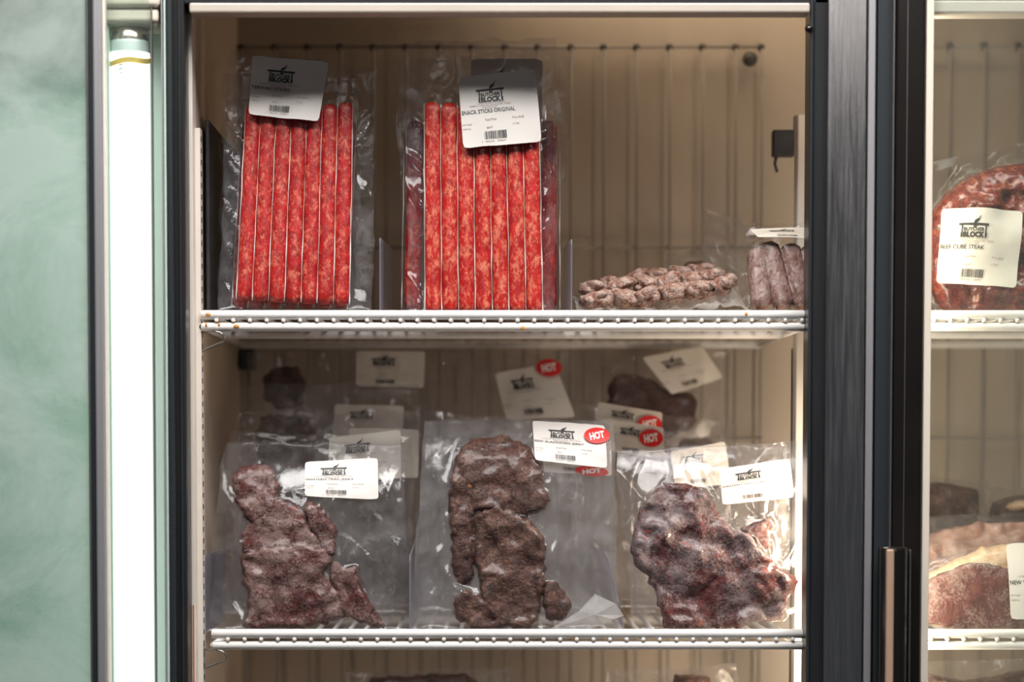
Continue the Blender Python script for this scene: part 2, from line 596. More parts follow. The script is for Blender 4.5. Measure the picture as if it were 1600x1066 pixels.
# right glass door
DY = -0.072
door = fzbox('door', PX(1396, DY), PX(1443, DY), DY, DY + 0.03, ZBOT, ZTOP - 0.02, 'black_gloss', bev=0.003)
tag(door, 'black framed glass freezer door')
for nm, a, b_, y0, y1, mt in (('hinge_seal', 1368, 1391, DY + 0.008, DY + 0.028, 'gasket'), ('frame_edge', 1392, 1395, DY - 0.002, DY + 0.02, 'clip_steel'),
                              ('groove', 1413.5, 1415, DY - 0.0008, DY + 0.01, 'clip_steel'), ('glass_edge', 1443.3, 1455, DY + 0.004, DY + 0.024, 'cream_plastic')):
    o = box(nm, PX(a, y0), PX(b_, y0), y0, y1, ZBOT, ZTOP - 0.02, mt, None, bev=0.0008)
    o.parent = door
o = box('pane', PX(1455, DY + 0.006), PX(1880, DY), DY + 0.006, DY + 0.011, ZBOT + 0.05, ZTOP - 0.06, 'door_glass', None, bev=0)
o.parent = door
# pull handle of that door
hz1 = PZ(855, DY - 0.02)
hx0, hx1 = PX(1381, DY - 0.03), PX(1426, DY - 0.03)
hy = DY - 0.030
prof = []
for k in range(17):
    an = math.pi * (k / 16.0)
    prof.append((hx0 + 0.010 - 0.010 * math.cos(an) if False else (hx0 + hx1) / 2 - (hx1 - hx0) / 2 * math.cos(an), DY - 0.004 - 0.026 * math.sin(an) ** 0.6))
V, Fc = [], []
zs = [hz1 - 0.45, hz1 - 0.004, hz1 - 0.0012, hz1]
ins = [1, 1, 0.985, 0.94]
cx = (hx0 + hx1) / 2
for z, q in zip(zs, ins):
    for (x, y) in prof:
        V.append((cx + (x - cx) * q, DY + (y - DY) * q, z))
m_ = len(prof)
for i in range(3):
    for k in range(m_ - 1):
        Fc.append((i * m_ + k, i * m_ + k + 1, (i + 1) * m_ + k + 1, (i + 1) * m_ + k))
Fc.append(tuple(3 * m_ + k for k in range(m_)))
Fc.append(tuple(range(m_))[::-1])
for i in range(3):
    Fc.append((i * m_, (i + 1) * m_, (i + 1) * m_ + m_ - 1, i * m_ + m_ - 1))
h = mesh_obj('handle', V, Fc, 'black_gloss', door, False)
o = box('copper_inlay', PX(1388, hy), PX(1400, hy), DY - 0.0325, DY - 0.022, hz1 - 0.45, hz1 - 0.002, 'copper', None, bev=0.002, seg=3)
o.parent = door
o = box('handle_edge', PX(1423, DY - .012), PX(1425.5, DY - .012), DY - 0.016, DY - 0.006, hz1 - 0.45, hz1 - 0.003, 'clip_steel', None, bev=0.0006)
o.parent = door

# left sliding door with fogged glass
DL = -0.105
ld = fzbox('door', PX(149, DL), PX(163, DL), DL - 0.004, DL + 0.018, ZBOT, ZTOP, 'alu', bev=0.002)
tag(ld, 'open glass door with fogged pane')
for nm, a, b_, y0, y1, mt in (('pane', -260, 138, DL + 0.004, DL + 0.009, 'fogged_glass'), ('spacer_strip', 137.5, 142, DL + 0.002, DL + 0.012, 'clip_steel'),
                              ('edge_seal', 142.3, 148.7, DL + 0.000, DL + 0.014, 'gasket'), ('white_bead', 163.4, 168, DL + 0.001, DL + 0.014, 'liner_white')):
    o = box(nm, PX(a, y0), PX(b_, y0), y0, y1, ZBOT, ZTOP, mt, None, bev=0.0006 if nm != 'pane' else 0)
    o.parent = ld
# light box behind: reflector, cover glass, glass edges, lamp holder
lb = fzbox('light_box', PX(-260, 0.0), PX(266, 0.0), -0.006, 0.006, ZBOT, ZTOP, 'pale_green', bev=0.001)
o = box('reflection_plate', PX(-260, -0.03), PX(136, -0.03), -0.034, -0.030, PZ(112, -0.03), ZTOP, 'brown_reflection', None, bev=0.002)  # added plate, imitates a dark reflection at the top of the fogged pane
o.parent = lb
o = box('cover_glass', PX(168.5, -0.085), PX(236, -0.085), -0.0865, -0.084, ZBOT, ZTOP, 'lamp_glass', None, bev=0)
o.parent = lb
for (a, b_, y, mt) in ((171, 174, -0.07, 'pale_green'), (239, 241, -0.08, 'clip_steel'), (255, 257, -0.075, 'alu'), (259, 262, -0.07, 'pale_green')):
    o = box('glass_rib', PX(a, y), PX(b_, y), y - 0.002, y + 0.008, ZBOT, ZTOP, mt, None, bev=0.0005)
    o.parent = lb
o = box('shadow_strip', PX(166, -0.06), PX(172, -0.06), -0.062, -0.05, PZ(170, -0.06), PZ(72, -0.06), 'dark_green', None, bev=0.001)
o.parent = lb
# lamp holder: a stepped cream housing with curved lower lip
lh = box('lamp_holder', PX(163, -0.05), PX(259, -0.05), -0.083, -0.0065, PZ(20, -0.05), PZ(-60, -0.05), 'cream_plastic', None, bev=0.006, seg=4)
lh.parent = lb
o = box('lamp_holder', PX(166, -0.05), PX(256, -0.05), -0.078, -0.0065, PZ(43, -0.05), PZ(19, -0.05), 'cream_plastic', None, bev=0.005, seg=4)
o.parent = lb
tx, ty = PX(206, -0.05), -0.05
trr = 0.0212
o = lathe('socket', [(trr * 1.12, PZ(38, ty)), (trr * 1.16, PZ(41, ty)), (trr * 1.10, PZ(45, ty)), (trr * 0.9, PZ(46, ty))], (tx, ty, 0), 'cream_plastic', lb, 36)
p = P(178, 60, -0.052)
o = lathe('screw', [(0, 0.003), (0.004, 0.0025), (0.006, 0)], (0, 0, 0), 'black_gloss', lb, 14)
o.matrix_world = Matrix.Translation(p) @ Matrix.Rotation(math.pi / 2, 4, 'X')

tb = empty('fluorescent_tube', (tx, ty, ZBOT + 0.1))
tag(tb, 'glowing white fluorescent tube upright behind the left glass', 'lamp tube')


def tlathe(name, prof, mat):
    o = lathe(name, [(r, z - (ZBOT + 0.1)) for r, z in prof], (0, 0, 0), mat, tb, 40)
    return o


tlathe('glass_tube', [(trr, ZBOT + 0.1), (trr, PZ(84, ty))], 'tube_light')
tlathe('tube_end', [(trr, PZ(84, ty) + 0.0002), (trr, PZ(70, ty)), (trr * 0.985, PZ(66, ty)), (trr * 0.93, PZ(64.5, ty))], 'tube_end')
tlathe('end_cap', [(trr * 0.97, PZ(66, ty)), (trr * 0.97, PZ(46, ty)), (trr * 0.85, PZ(45, ty)), (0, PZ(45, ty))], 'cap_metal')
# yellow tape wound around the tube
V, Fc = [], []
for ring, (zo) in enumerate((0.0, 0.0055)):
    for k in range(40):
        an = 2 * math.pi * k / 40
        z = PZ(101, ty) + zo + 0.003 * math.sin(an * 1 + 0.6) + 0.0014 * math.sin(an * 3) - (ZBOT + 0.1)
        V.append(((trr + 0.0012) * math.cos(an), (trr + 0.0012) * math.sin(an), z))
for k in range(40):
    Fc.append((k, (k + 1) % 40, 40 + (k + 1) % 40, 40 + k))
mesh_obj('yellow_tape', V, Fc, 'yellow', tb, True)
# print on the tube end: E E L read upward, as seen mirrored through the glass
TXT = {}


def text_geo(s, bold=0.0):
    key = (s, bold)
    if key not in TXT:
        cu = bpy.data.curves.new('t', 'FONT')
        cu.body = s
        cu.size = 1.0
        cu.offset = bold
        cu.resolution_u = 3
        cu.fill_mode = 'FRONT'
        ob = bpy.data.objects.new('t', cu)
        me = ob.to_mesh()
        v = np.array([tuple(x.co)[:2] for x in me.vertices]).reshape(-1, 2)
        f = [tuple(p.vertices) for p in me.polygons]
        ob.to_mesh_clear()
        bpy.data.objects.remove(ob)
        bpy.data.curves.remove(cu)
        mn, mx = v.min(0), v.max(0)
        v = (v - mn) / np.maximum(mx - mn, 1e-6)
        TXT[key] = (v, f)
    return TXT[key]


v, f = text_geo('EEL', 0.0)
V = []
for (a, b_) in v:
    ang = -math.pi / 2 - 0.30 - (b_ - 0.5) * 0.22
    V.append(((trr + 0.0005) * math.cos(ang), (trr + 0.0005) * math.sin(ang), PZ(105, ty) - a * 0.012 - (ZBOT + 0.1)))
mesh_obj('printed_mark', V, f, 'ink_faint', tb)


# ------------------------------------------------------------------ wire guards on the back wall
def wire_guard(label, xs, name_loc, ztop, knob=None):
    root = empty('wire_guard', (name_loc, YB - 0.022, ZBOT))
    tag(root, label, 'wire rack', 'wire racks in front of the back wall')
    yw = -0.002
    zt = ztop - ZBOT
    hook = None
    V, Fc = tube_geo([(0, 0, 0.02), (0, 0, zt - 0.004), (0, 0.004, zt), (0, 0.021, zt - 0.004)], 0.0016, 8)
    wm = None
    for x in xs:
        if wm is None:
            o = mesh_obj('upright_wire', V, Fc, 'wire_grey', root, True)
            wm = o.data
        else:
            o = bpy.data.objects.new('upright_wire', wm)
            COL.objects.link(o)
            o.parent = root
        o.location = (x - name_loc, yw, 0)
    cm = None
    for x in xs:
        if cm is None:
            bm = bmesh.new()
            bmesh.ops.create_uvsphere(bm, u_segments=10, v_segments=6, radius=0.0045)
            for vv in bm.verts:
                vv.co.x *= 1.25
                vv.co.y *= 1.6
            o = bm_obj('wire_clip', bm, 'dark_clip', root, True)
            cm = o.data
        else:
            o = bpy.data.objects.new('wire_clip', cm)
            COL.objects.link(o)
            o.parent = root
        o.location = (x - name_loc - 0.001, yw + 0.006, zt)
    for py in (73, 387, 684, 985):
        z = PZ(py, YB - 0.022) - ZBOT
        x0, x1 = min(xs) - name_loc - 0.004, max(xs) - name_loc + 0.004
        tube('cross_wire', [(x0, yw + 0.0035, z), (x1, yw + 0.0035, z)], 0.0019, 'wire_grey', root, 8)
    if knob:
        p = P(knob[0], knob[1], YB - 0.03)
        o = lathe('mounting_knob', [(0, 0.014), (0.007, 0.013), (0.0095, 0.008), (0.0095, 0.003), (0.006, -0.014)], (0, 0, 0), 'dark_clip', root, 18)
        o.location = (p.x - name_loc, 0.0, p.z - ZBOT)
        o.rotation_euler = (math.pi / 2, 0, 0)
    return root


yg = YB - 0.022
xs = [PX(944 + 51.4 * k, yg, 200) for k in range(-11, 5)] + [PX(1190, yg, 200)]
wire_guard('grey wire rack on the back wall behind the stick packages', xs, PX(800, yg), PZ(73, yg), (1172, 92))
xs = [PX(1484 + 53.5 * k, yg, 200) for k in range(-1, 8)]
wire_guard('grey wire rack seen through the closed glass door', xs, PX(1500, yg), PZ(71, yg))

# temperature sensor box at the right
p = P(1224, 224, 0.24)
ts = empty('temperature_sensor', p)
tag(ts, 'small dark sensor box on a rod beside the cream post', 'sensor')
o = box('sensor_body', -0.0135, 0.0125, -0.009, 0.009, -0.016, 0.015, 'dark_panel', ts, bev=0.002)
o = box('sensor_plate', 0.0125, 0.0155, -0.006, 0.006, -0.012, 0.032, 'dark_clip', ts, bev=0.0006)
tube('sensor_rod', [(0.012, 0, 0.006), (0.036, 0, 0.006)], 0.0022, 'dark_clip', ts, 8)
tube('sensor_wire', [(-0.008, 0.0, -0.014), (-0.010, 0.0, -0.024), (-0.007, 0.001, -0.034)], 0.0018, 'dark_clip', ts, 8)
# cream post behind the mullion
o = fzbox('rear_post', PX(1244, 0.12), PX(1276, 0.12), 0.12, 0.15, ZBOT, PZ(178, 0.12), 'liner_white', bev=0.002)
o = fzbox('post_edge', PX(1237, 0.16), PX(1241, 0.16), 0.155, 0.165, ZBOT, PZ(545, 0.16), 'dark_clip', bev=0.0006)


# ------------------------------------------------------------------ shelves
def wire_shelf(label, x0, x1, zt, rust=(), first_wire=None, step=0.0182):
    """zt: top of the wires"""
    cxs = (x0 + x1) / 2
    root = empty('wire_shelf', (cxs, 0.0, zt))
    tag(root, label, 'shelf', 'white wire shelves')
    a, b_ = x0 - cxs, x1 - cxs
    ru, rl = 0.0052, 0.0048

    def rail(name, y, z, r, xa=a, xb=b_):
        n = 9
        pts = [(xa, y, z), (xa + 0.0012, y, z)] + [(xa + (xb - xa) * k / n, y, z) for k in range(1, n)] + [(xb - 0.0012, y, z), (xb, y, z)]
        return tube(name, pts, r, 'shelf_white', root, 14, [0.82, 1] + [1] * (n - 1) + [1, 0.82])
    top = rail('front_rail', -0.0005, 0.0012, ru)
    low = rail('front_rail', 0.0005, -0.0118, rl, a + 0.001, b_)
    rail('cross_rail', 0.172, -0.0118, 0.0047)
    rail('cross_rail', 0.412, -0.0118, 0.0050)
    rm = None
    x = (a + 0.010) if first_wire is None else first_wire - cxs
    while x < b_ - 0.003:
        if rm is None:
            pts = [(0, -0.0052, -0.0050), (0, -0.0045, -0.0050), (0, 0.0, -0.0048), (0, 0.0085, -0.0024), (0, 0.2, -0.0024), (0, 0.416, -0.0024)]
            V, Fc = tube_geo(pts, 0.0024, 8, True, [0.6, 0.95, 1, 1, 1, 1])
            o = mesh_obj('shelf_wire', V, Fc, 'shelf_white', root, True)
            rm = o.data
        else:
            o = bpy.data.objects.new('shelf_wire', rm)
            COL.objects.link(o)
            o.parent = root
        o.location = (x, 0, 0)
        x += step
    for s_ in (a + 0.002, b_ - 0.002):
        tube('side_rail', [(s_, 0.0, -0.0118), (s_, 0.412, -0.0118)], 0.004, 'shelf_white', root, 8)
    for (px, py, r) in rust:
        p = P(px, py, -0.005)
        bm = bmesh.new()
        bmesh.ops.create_uvsphere(bm, u_segments=10, v_segments=6, radius=1)
        for vv in bm.verts:
            vv.co = Vector((vv.co.x * r, vv.co.y * 0.0012, vv.co.z * 0.0022))
        zc = 0.0012 if p.z - zt > -0.005 else -0.0118
        rr = ru if zc > 0 else rl
        dz = max(-rr * 0.8, min(rr * 0.8, p.z - zt - zc))
        o = bm_obj('rust_spot', bm, 'rust', root, True)
        o.location = (p.x - cxs, -math.sqrt(rr * rr - dz * dz), zc + dz)
    return root


wire_shelf('white wire shelf carrying the red stick packages', PX(314, 0), PX(1257, 0.0), SHELF_UP,
           [(322, 508, 0.0012), (342, 507, 0.0014), (369, 510, 0.0032), (817, 513, 0.0024), (1166, 491, 0.0018), (325, 492, 0.003)], PX(339, 0))
wire_shelf('white wire shelf carrying the bagged jerky', PX(328, 0), PX(1258, 0.0), SHELF_LO,
           [(897, 998, 0.0012), (690, 999, 0.0010), (1158, 999, 0.001)], PX(354, 0))
wire_shelf('cream wire shelf under the cube steak behind glass', PX(1440, 0), PX(1860, 0.0), SHELF_UP, (), PX(1458, 0))
wire_shelf('cream wire shelf under the strip steak behind glass', PX(1436, 0), PX(1860, 0.0), SHELF_LO,
           [(1458, 996, 0.0016), (1483, 996, 0.0016)], PX(1458, 0))


SHELF_LOW = PZ(1200, 0.0) - 0.012
wire_shelf('lowest white wire shelf, under the packs that stand below the jerky', PX(328, 0), PX(1258, 0.0), SHELF_LOW, (), PX(354, 0))
wire_shelf('lowest wire shelf behind the closed glass door, under the dark pack', PX(1436, 0), PX(1860, 0.0), SHELF_LOW, (), PX(1458, 0))


def shelf_clip(label, zt):
    p = Vector((XL + 0.0062, 0.004, zt - 0.019))
    root = empty('shelf_clip', p)
    tag(root, label, 'clip', 'bent wire shelf clips')
    pts = [(-0.001, 0, 0.002), (0.012, -0.004, 0.003), (0.021, -0.006, 0.001), (0.026, -0.006, -0.004), (0.024, -0.005, -0.009), (0.016, -0.003, -0.012), (0.004, -0.001, -0.017), (-0.002, 0, -0.0195)]
    tube('bent_wire', pts, 0.0013, 'clip_steel', root, 8)
    tube('tongue', [(-0.001, 0, 0.003), (-0.001, 0, -0.0205)], 0.0011, 'clip_steel', root, 8)


shelf_clip('bent steel wire clip under the upper shelf left end', SHELF_UP)
shelf_clip('bent steel wire clip under the lower shelf left end', SHELF_LO)
for py, lab in ((552, 'small steel stud on the left wall below the upper shelf'), (859, 'small steel stud on the left wall above the lower shelf')):
    p = P(317, py, 0.012)
    bm = bmesh.new()
    bmesh.ops.create_cone(bm, cap_ends=True, segments=14, radius1=0.0055, radius2=0.005, depth=0.0042)
    bmesh.ops.bevel(bm, geom=[e for e in bm.edges if len(e.link_faces) == 2 and e.calc_face_angle() > 1], offset=0.0006, segments=2, affect='EDGES')
    for vv in bm.verts:
        vv.co = Vector((vv.co.z, vv.co.y, vv.co.x))
    o = bm_obj('wall_stud', bm, 'clip_steel', None, True)
    o.location = (XL + 0.0021, 0.026, p.z)
    tag(o, lab, 'stud')


# dividers
def divider(label, pxf, zt, pytop, back=0.30, lean=0.0, slope=0.05, Y0=0.012):
    x = PX(pxf, Y0)
    H = PZ(pytop, Y0, pxf) - zt - 0.0008
    t = 0.0007
    root_z = zt + 0.0006
    V = []
    for s_ in (-t, t):
        V += [(s_, 0, 0), (s_, back, 0), (s_ , back, H + slope * back), (s_ , 0.006, H), (s_, 0, H - 0.006)]
    for i in range(len(V)):
        V[i] = (V[i][0] - lean * V[i][2], V[i][1], V[i][2])
    Fc = [(4, 3, 2, 1, 0), (5, 6, 7, 8, 9)] + [(k, (k + 1) % 5, 5 + (k + 1) % 5, 5 + k) for k in range(5)]
    o = mesh_obj('shelf_divider', V, Fc, 'divider_plastic')
    o.location = (x, Y0, root_z)
    tag(o, label, 'divider', 'thin plastic shelf dividers')
    return o


divider('thin violet-grey plastic divider between the two red stick packages', 594, SHELF_UP, 371)
divider('thin violet-grey plastic divider between red sticks and frosted sausage', 893, SHELF_UP, 373)
divider('thin grey plastic divider against the left wall on the lower shelf', 318, SHELF_LO, 868, 0.2, 0.0, 0.0, 0.02)
divider('thin grey plastic divider between the left jerky bag and the peppered one', 640, SHELF_LO, 868)
divider('slanted plastic divider between the peppered bag and the right jerky bag', 977, SHELF_LO, 872, 0.30, 0.22, 0.05, 0.065)


# ------------------------------------------------------------------ packages
def resample(poly, step):
    out = []
    n = len(poly)
    for i in range(n):
        a, b_ = np.array(poly[i]), np.array(poly[(i + 1) % n])
        L = np.linalg.norm(b_ - a)
        k = max(1, int(round(L / step)))
        for j in range(k):
            out.append(a + (b_ - a) * j / k)
    return np.array(out)


def smooth_closed(poly, it=2):
    p = np.array(poly, float)
    for _ in range(it):   # chaikin
        q = 0.75 * p + 0.25 * np.roll(p, -1, 0)
        r_ = 0.25 * p + 0.75 * np.roll(p, -1, 0)
        p = np.empty((2 * len(q), 2))
        p[0::2] = q
        p[1::2] = r_
    return p


def poly_dist(pts, poly):
    """signed distance, positive inside"""
    pts = np.asarray(pts, float)
    d = np.full(len(pts), 1e9)
    inside = np.zeros(len(pts), bool)
    n = len(poly)
    for i in range(n):
        a = poly[i]
        b_ = poly[(i + 1) % n]
        e = b_ - a
        L = (e * e).sum() + 1e-15
        t = np.clip(((pts - a) @ e) / L, 0, 1)
        q = a + t[:, None] * e
        d = np.minimum(d, np.hypot(*(pts - q).T))
        c = ((a[1] > pts[:, 1]) != (b_[1] > pts[:, 1]))
        with np.errstate(divide='ignore', invalid='ignore'):
            xi = (b_[0] - a[0]) * (pts[:, 1] - a[1]) / (b_[1] - a[1] + 1e-15) + a[0]
        inside ^= c & (pts[:, 0] < xi)
    return np.where(inside, d, -d)


class Pack:
    def __init__(s, name, label, cat, group, pxc, Y, zt, lean=0.1, bend=None, lift=0.001):
        s.Y = Y
        s.lean = lean
        s.bendp = bend            # list of (v, slope)
        s.O = Vector((PX(pxc, Y), Y, zt + lift))
        s.root = empty(name, s.O, -lean)
        tag(s.root, label, cat, group)
        s.pieces = []
        c, sn = math.cos(lean), math.sin(lean)
        s.Vax = Vector((0, sn, c))
        s.Wax = Vector((0, -c, sn))
        s.seed = random.randint(1, 9999)
        s.film = None

    def b(s, v):
        if s.bendp is None:
            return v * 0
        v0, k = s.bendp
        t = np.maximum(0, v - v0)
        w = 0.07
        return k * np.where(t < w, t * t / (2 * w), t - w / 2)

    def uv(s, px, py, w=0.0):
        d = ray(px, py)
        off = 0.0
        for _ in range(6):
            # plane: (p - O).Wax = w - off  (bend pushes backwards)
            t = ((w - off) - (CAM - s.O).dot(s.Wax)) / d.dot(s.Wax)
            p = CAM + d * t - s.O
            v = p.dot(s.Vax)
            off = float(s.b(np.array(v)))
        return (p.x, v)

    def uvs(s, pts, w=0.0):
        q = np.array([s.uv(x, y, w) for x, y in pts])
        q[:, 1] = np.maximum(q[:, 1], 0.0006)
        return q

    def loc(s, u, v, w):
        return np.stack([u, -w + s.b(v), v], -1)

    # ---- contents
    def slab(s, name, px, T, mat, base=0.002, r=None, rough=0.35, step=0.0034, smooth=1, label=None, jag=0.0018, wplane=None):
        if mat.startswith('jerky') and T < 0.02:
            T, rough, jag = T * 0.72, 0.62, 0.0030
        poly = smooth_closed(s.uvs(px, T * 0.6 if wplane is None else wplane), smooth)
        poly = resample(poly, step)
        c = poly.mean(0)
        sd = random.randint(1, 9999)
        # ragged edge
        nv = poly - c
        L = np.hypot(*nv.T)[:, None]
        poly = poly + nv / L * ((fbm(poly[:, 0] * 130, poly[:, 1] * 130, sd) - 0.47) * 2 * jag * 2)[:, None]
        poly[:, 1] = np.maximum(poly[:, 1], 0.0008)
        r = r or 0.0055
        mn, mx = poly.min(0), poly.max(0)
        gx, gy = np.meshgrid(np.arange(mn[0], mx[0], step), np.arange(mn[1], mx[1], step * 0.9))
        gx = gx + (np.arange(gx.shape[0]) % 2)[:, None] * step * 0.5
        g = np.stack([gx.ravel(), gy.ravel()], -1)
        d = poly_dist(g, poly)
        g = g[d > step * 0.55]
        pts = np.vstack([poly, g])
        nb = len(poly)
        res = delaunay_2d_cdt([Vector(p) for p in pts], [(i, (i + 1) % nb) for i in range(nb)], [list(range(nb))], 1, 1e-7)
        vv = np.array([tuple(p) for p in res[0]])
        tri = [tuple(f) for f in res[2]]
        piece = dict(poly=poly, T=T, r=r, seed=sd, base=base, rough=rough)
        hgt = s.height(piece, vv)
        n = len(vv)
        A = s.loc(vv[:, 0], vv[:, 1], hgt)
        dd = np.clip(poly_dist(vv, poly), 0, None)
        B = s.loc(vv[:, 0], vv[:, 1], base - 0.0015 * np.minimum(1, dd / 0.004) + np.where(dd < 1e-5, hgt - base, 0) * 0.0 + 0)
        V = np.vstack([A, B])
        Fc = list(tri) + [tuple(n + i for i in f[::-1]) for f in tri]
        # sides
        cnt = {}
        for f in tri:
            for k in range(3):
                e = (f[k], f[(k + 1) % 3])
                cnt[e] = cnt.get(e, 0) + 1
        for (a, b_) in list(cnt):
            if (b_, a) not in cnt:
                Fc.append((b_, a, n + a, n + b_))
        # orient: outward towards the camera is -y
        o = mesh_obj(name, V, Fc, mat, s.root, True)
        bm = bmesh.new()
        bm.from_mesh(o.data)
        bmesh.ops.recalc_face_normals(bm, faces=bm.faces[:])
        bm.to_mesh(o.data)
        bm.free()
        o.data.polygons.foreach_set('use_smooth', [True] * len(o.data.polygons))
        if label:
            o['label'] = label
        s.pieces.append(piece)
        return o

    def height(s, pc, uv):
        d = poly_dist(uv, pc['poly'])
        t = np.clip(d / pc['r'], 0, 1)
        prof = np.sqrt(1 - (1 - t) ** 2)
        nz = fbm(uv[:, 0] * 38, uv[:, 1] * 38, pc['seed'], 4) - 0.47
        nz2 = ridge(uv[:, 0] * 30, uv[:, 1] * 55, pc['seed'] + 5) - 0.3
        nz3 = fbm(uv[:, 0] * 150, uv[:, 1] * 150, pc['seed'] + 9, 2) - 0.37
        nz4 = ridge(uv[:, 0] * 24 + uv[:, 1] * 11, uv[:, 1] * 26 - uv[:, 0] * 7, pc['seed'] + 21) ** 1.5
        nz = nz - 0.30 * nz4
        h = pc['base'] + pc['T'] * prof * (1 + pc['rough'] * (2.0 * nz + 0.5 * nz2 + 0.7 * nz3))
        return np.where(d > -1e-6, np.maximum(h, pc['base'] + 0.0004), -1.0)

    def stick(s, name, p_top, p_bot, rad, mat, back=0.001, wob=0.0006, seg=20):
        a = np.array(s.uv(*p_top, rad))
        b_ = np.array(s.uv(*p_bot, rad))
        L = np.linalg.norm(b_ - a)
        n = max(14, int(L / 0.006))
        sd = random.randint(1, 9999)
        ts = np.linspace(0, 1, n)
        ctr, rf = [], []
        for t in ts:
            q = a + (b_ - a) * t
            e = min(t, 1 - t) * L
            f = math.sqrt(max(0.0, 1 - (1 - min(1, (e + 0.0008) / (rad * 0.32))) ** 2)) if e < rad * 0.32 else 1.0
            q = q + np.array([(float(vnoise(t * 6, 0.3, sd)) - 0.5) * 2 * wob, 0])
            ctr.append((q[0], rad + back, q[1]))
            rf.append(f * (0.97 + 0.06 * float(vnoise(t * 14, 3.3, sd))))
        pts = [Vector((c[0], -c[1] + float(s.b(np.array(c[2]))), c[2])) for c in ctr]
        V, Fc = tube_geo(pts, rad, seg, True, rf)
        for i_, q_ in enumerate(V):      # squeezed by the vacuum: flatter face, squarer flanks
            c_ = pts[i_ // seg]
            e_ = q_ - c_
            L_ = math.hypot(e_.x, e_.y)
            if L_ > 1e-6:
                k_ = (abs(e_.x / L_) ** 2.9 + abs(e_.y / L_) ** 2.9) ** (-1 / 2.9)
                V[i_] = c_ + Vector((e_.x * k_, e_.y * k_ * 0.9, e_.z))
        o = mesh_obj(name, V, Fc, mat, s.root, True)
        s.pieces.append(dict(stick=(a, b_, rad, back)))
        return o

    def hmap(s, uv):
        H = np.zeros(len(uv))
        for pc in s.pieces:
            if 'stick' in pc:
                a, b_, rad, back = pc['stick']
                e = b_ - a
                L = (e * e).sum()
                t = np.clip(((uv - a) @ e) / L, 0, 1)
                q = a + t[:, None] * e
                d = np.hypot(*(uv - q).T)
                h = np.where(d < rad * 1.02, back + rad + 0.92 * rad * np.maximum(0, 1 - (np.minimum(d, rad) / rad) ** 2.9) ** (1 / 2.9), 0)
            else:
                h = s.height(pc, uv)
            H = np.maximum(H, h)
        return H

    # ---- film pouch from four pixel corners TL TR BR BL
    def bag(s, quad, mat='film', nu=64, nv=84, k=2, wr=0.004, wscale=26, gap=0.0012, edge=0.0035, seal=0.10, tight=False, cling='film_cling', name='bag'):
        q = s.uvs(quad, 0.004)
        S, T = np.meshgrid(np.linspace(0, 1, nu), np.linspace(0, 1, nv))
        TL, TR, BR, BL = q
        uv = ((1 - T)[..., None] * ((1 - S)[..., None] * TL + S[..., None] * TR) + T[..., None] * ((1 - S)[..., None] * BL + S[..., None] * BR))
        ew = np.maximum(0, 1 - np.minimum(np.minimum(S, 1 - S), np.minimum(T, 1 - T)) / 0.15)
        uv[..., 0] += edge * ew * (fbm(S * 3 + 9, T * 7, s.seed) - 0.47) * 2.2
        uv[..., 1] += edge * ew * (fbm(S * 7 + 5, T * 3, s.seed + 3) - 0.47) * 2.2 * (T < 0.9)
        flat = uv.reshape(-1, 2)
        H0 = s.hmap(flat).reshape(nv, nu)
        Hb = blur(H0, k)
        Hs = np.maximum(H0, Hb)
        if not tight:
            Hs = np.maximum(Hs, blur(blur(H0, k * 2), k * 2) * 0.75)
        Hs = np.maximum(blur(Hs, 1), H0 * 0.985)
        X, Y_ = flat[:, 0].reshape(nv, nu), flat[:, 1].reshape(nv, nu)
        sd = s.seed
        W = (ridge(X * wscale + Y_ * wscale * 0.7, Y_ * wscale * 0.35 - X * 8, sd) * 1.0
             + ridge(X * wscale * 1.8 - Y_ * wscale * 1.1, Y_ * wscale * 0.5 + X * wscale * 0.8, sd + 4) * 0.55
             + (fbm(X * 14, Y_ * 14, sd + 8) - 0.47) * 1.6)
        m = np.clip(np.minimum(np.minimum(S, 1 - S) / 0.07, np.minimum((T) / 0.07, (1 - T) / 0.03)), 0, 1)
        onmeat = np.clip(blur((H0 > 0.002).astype(float), 1), 0, 1)
        amp = wr * (1 - 0.82 * onmeat)
        Wf = Hs + gap + np.maximum(0, amp * (W - 0.15))
        Wf = np.maximum(Wf * (0.25 + 0.75 * m), H0 + gap * 0.6)
        # rolled seal bands at the top edge
        Wf += 0.0008 * (np.sin(T * nv * 1.3) > 0.3) * (T < seal * 0.55) * (T > seal * 0.25)
        Wf += 0.004 * (fbm(S * 5, T * 0 + 2, sd + 30) - 0.47) * (1 - np.clip(T / 0.25, 0, 1)) * 2
        Wb = -0.0012 - 0.5 * np.maximum(0, amp * W) * m + 0.004 * (fbm(S * 5, T * 0 + 2, sd + 30) - 0.47) * (1 - np.clip(T / 0.25, 0, 1)) * 2
        Wb = np.minimum(Wb, Wf - 0.0004)
        eb = np.zeros_like(S, bool)
        eb[0, :] = eb[-1, :] = eb[:, 0] = eb[:, -1] = True
        Wb = np.where(eb, Wf - 0.0001, Wb)
        A = s.loc(uv[..., 0], uv[..., 1], Wf).reshape(-1, 3)
        B = s.loc(uv[..., 0], uv[..., 1], Wb).reshape(-1, 3)
        n = nu * nv
        idx = np.arange(n).reshape(nv, nu)
        a, b_, c, d = idx[:-1, :-1].ravel(), idx[:-1, 1:].ravel(), idx[1:, 1:].ravel(), idx[1:, :-1].ravel()
        Fc = list(zip(d, c, b_, a)) + list(zip(a + n, b_ + n, c + n, d + n))
        o = mesh_obj(name, np.vstack([A, B]), [tuple(int(x) for x in f) for f in Fc], mat, s.root, True)
        if cling:
            o.data.materials.append(MATS[cling])
            om = (onmeat > 0.5)
            fm = (om[:-1, :-1] & om[1:, 1:]).ravel()
            mi = np.zeros(len(o.data.polygons), np.int32)
            mi[:len(fm)] = fm
            o.data.polygons.foreach_set('material_index', mi)
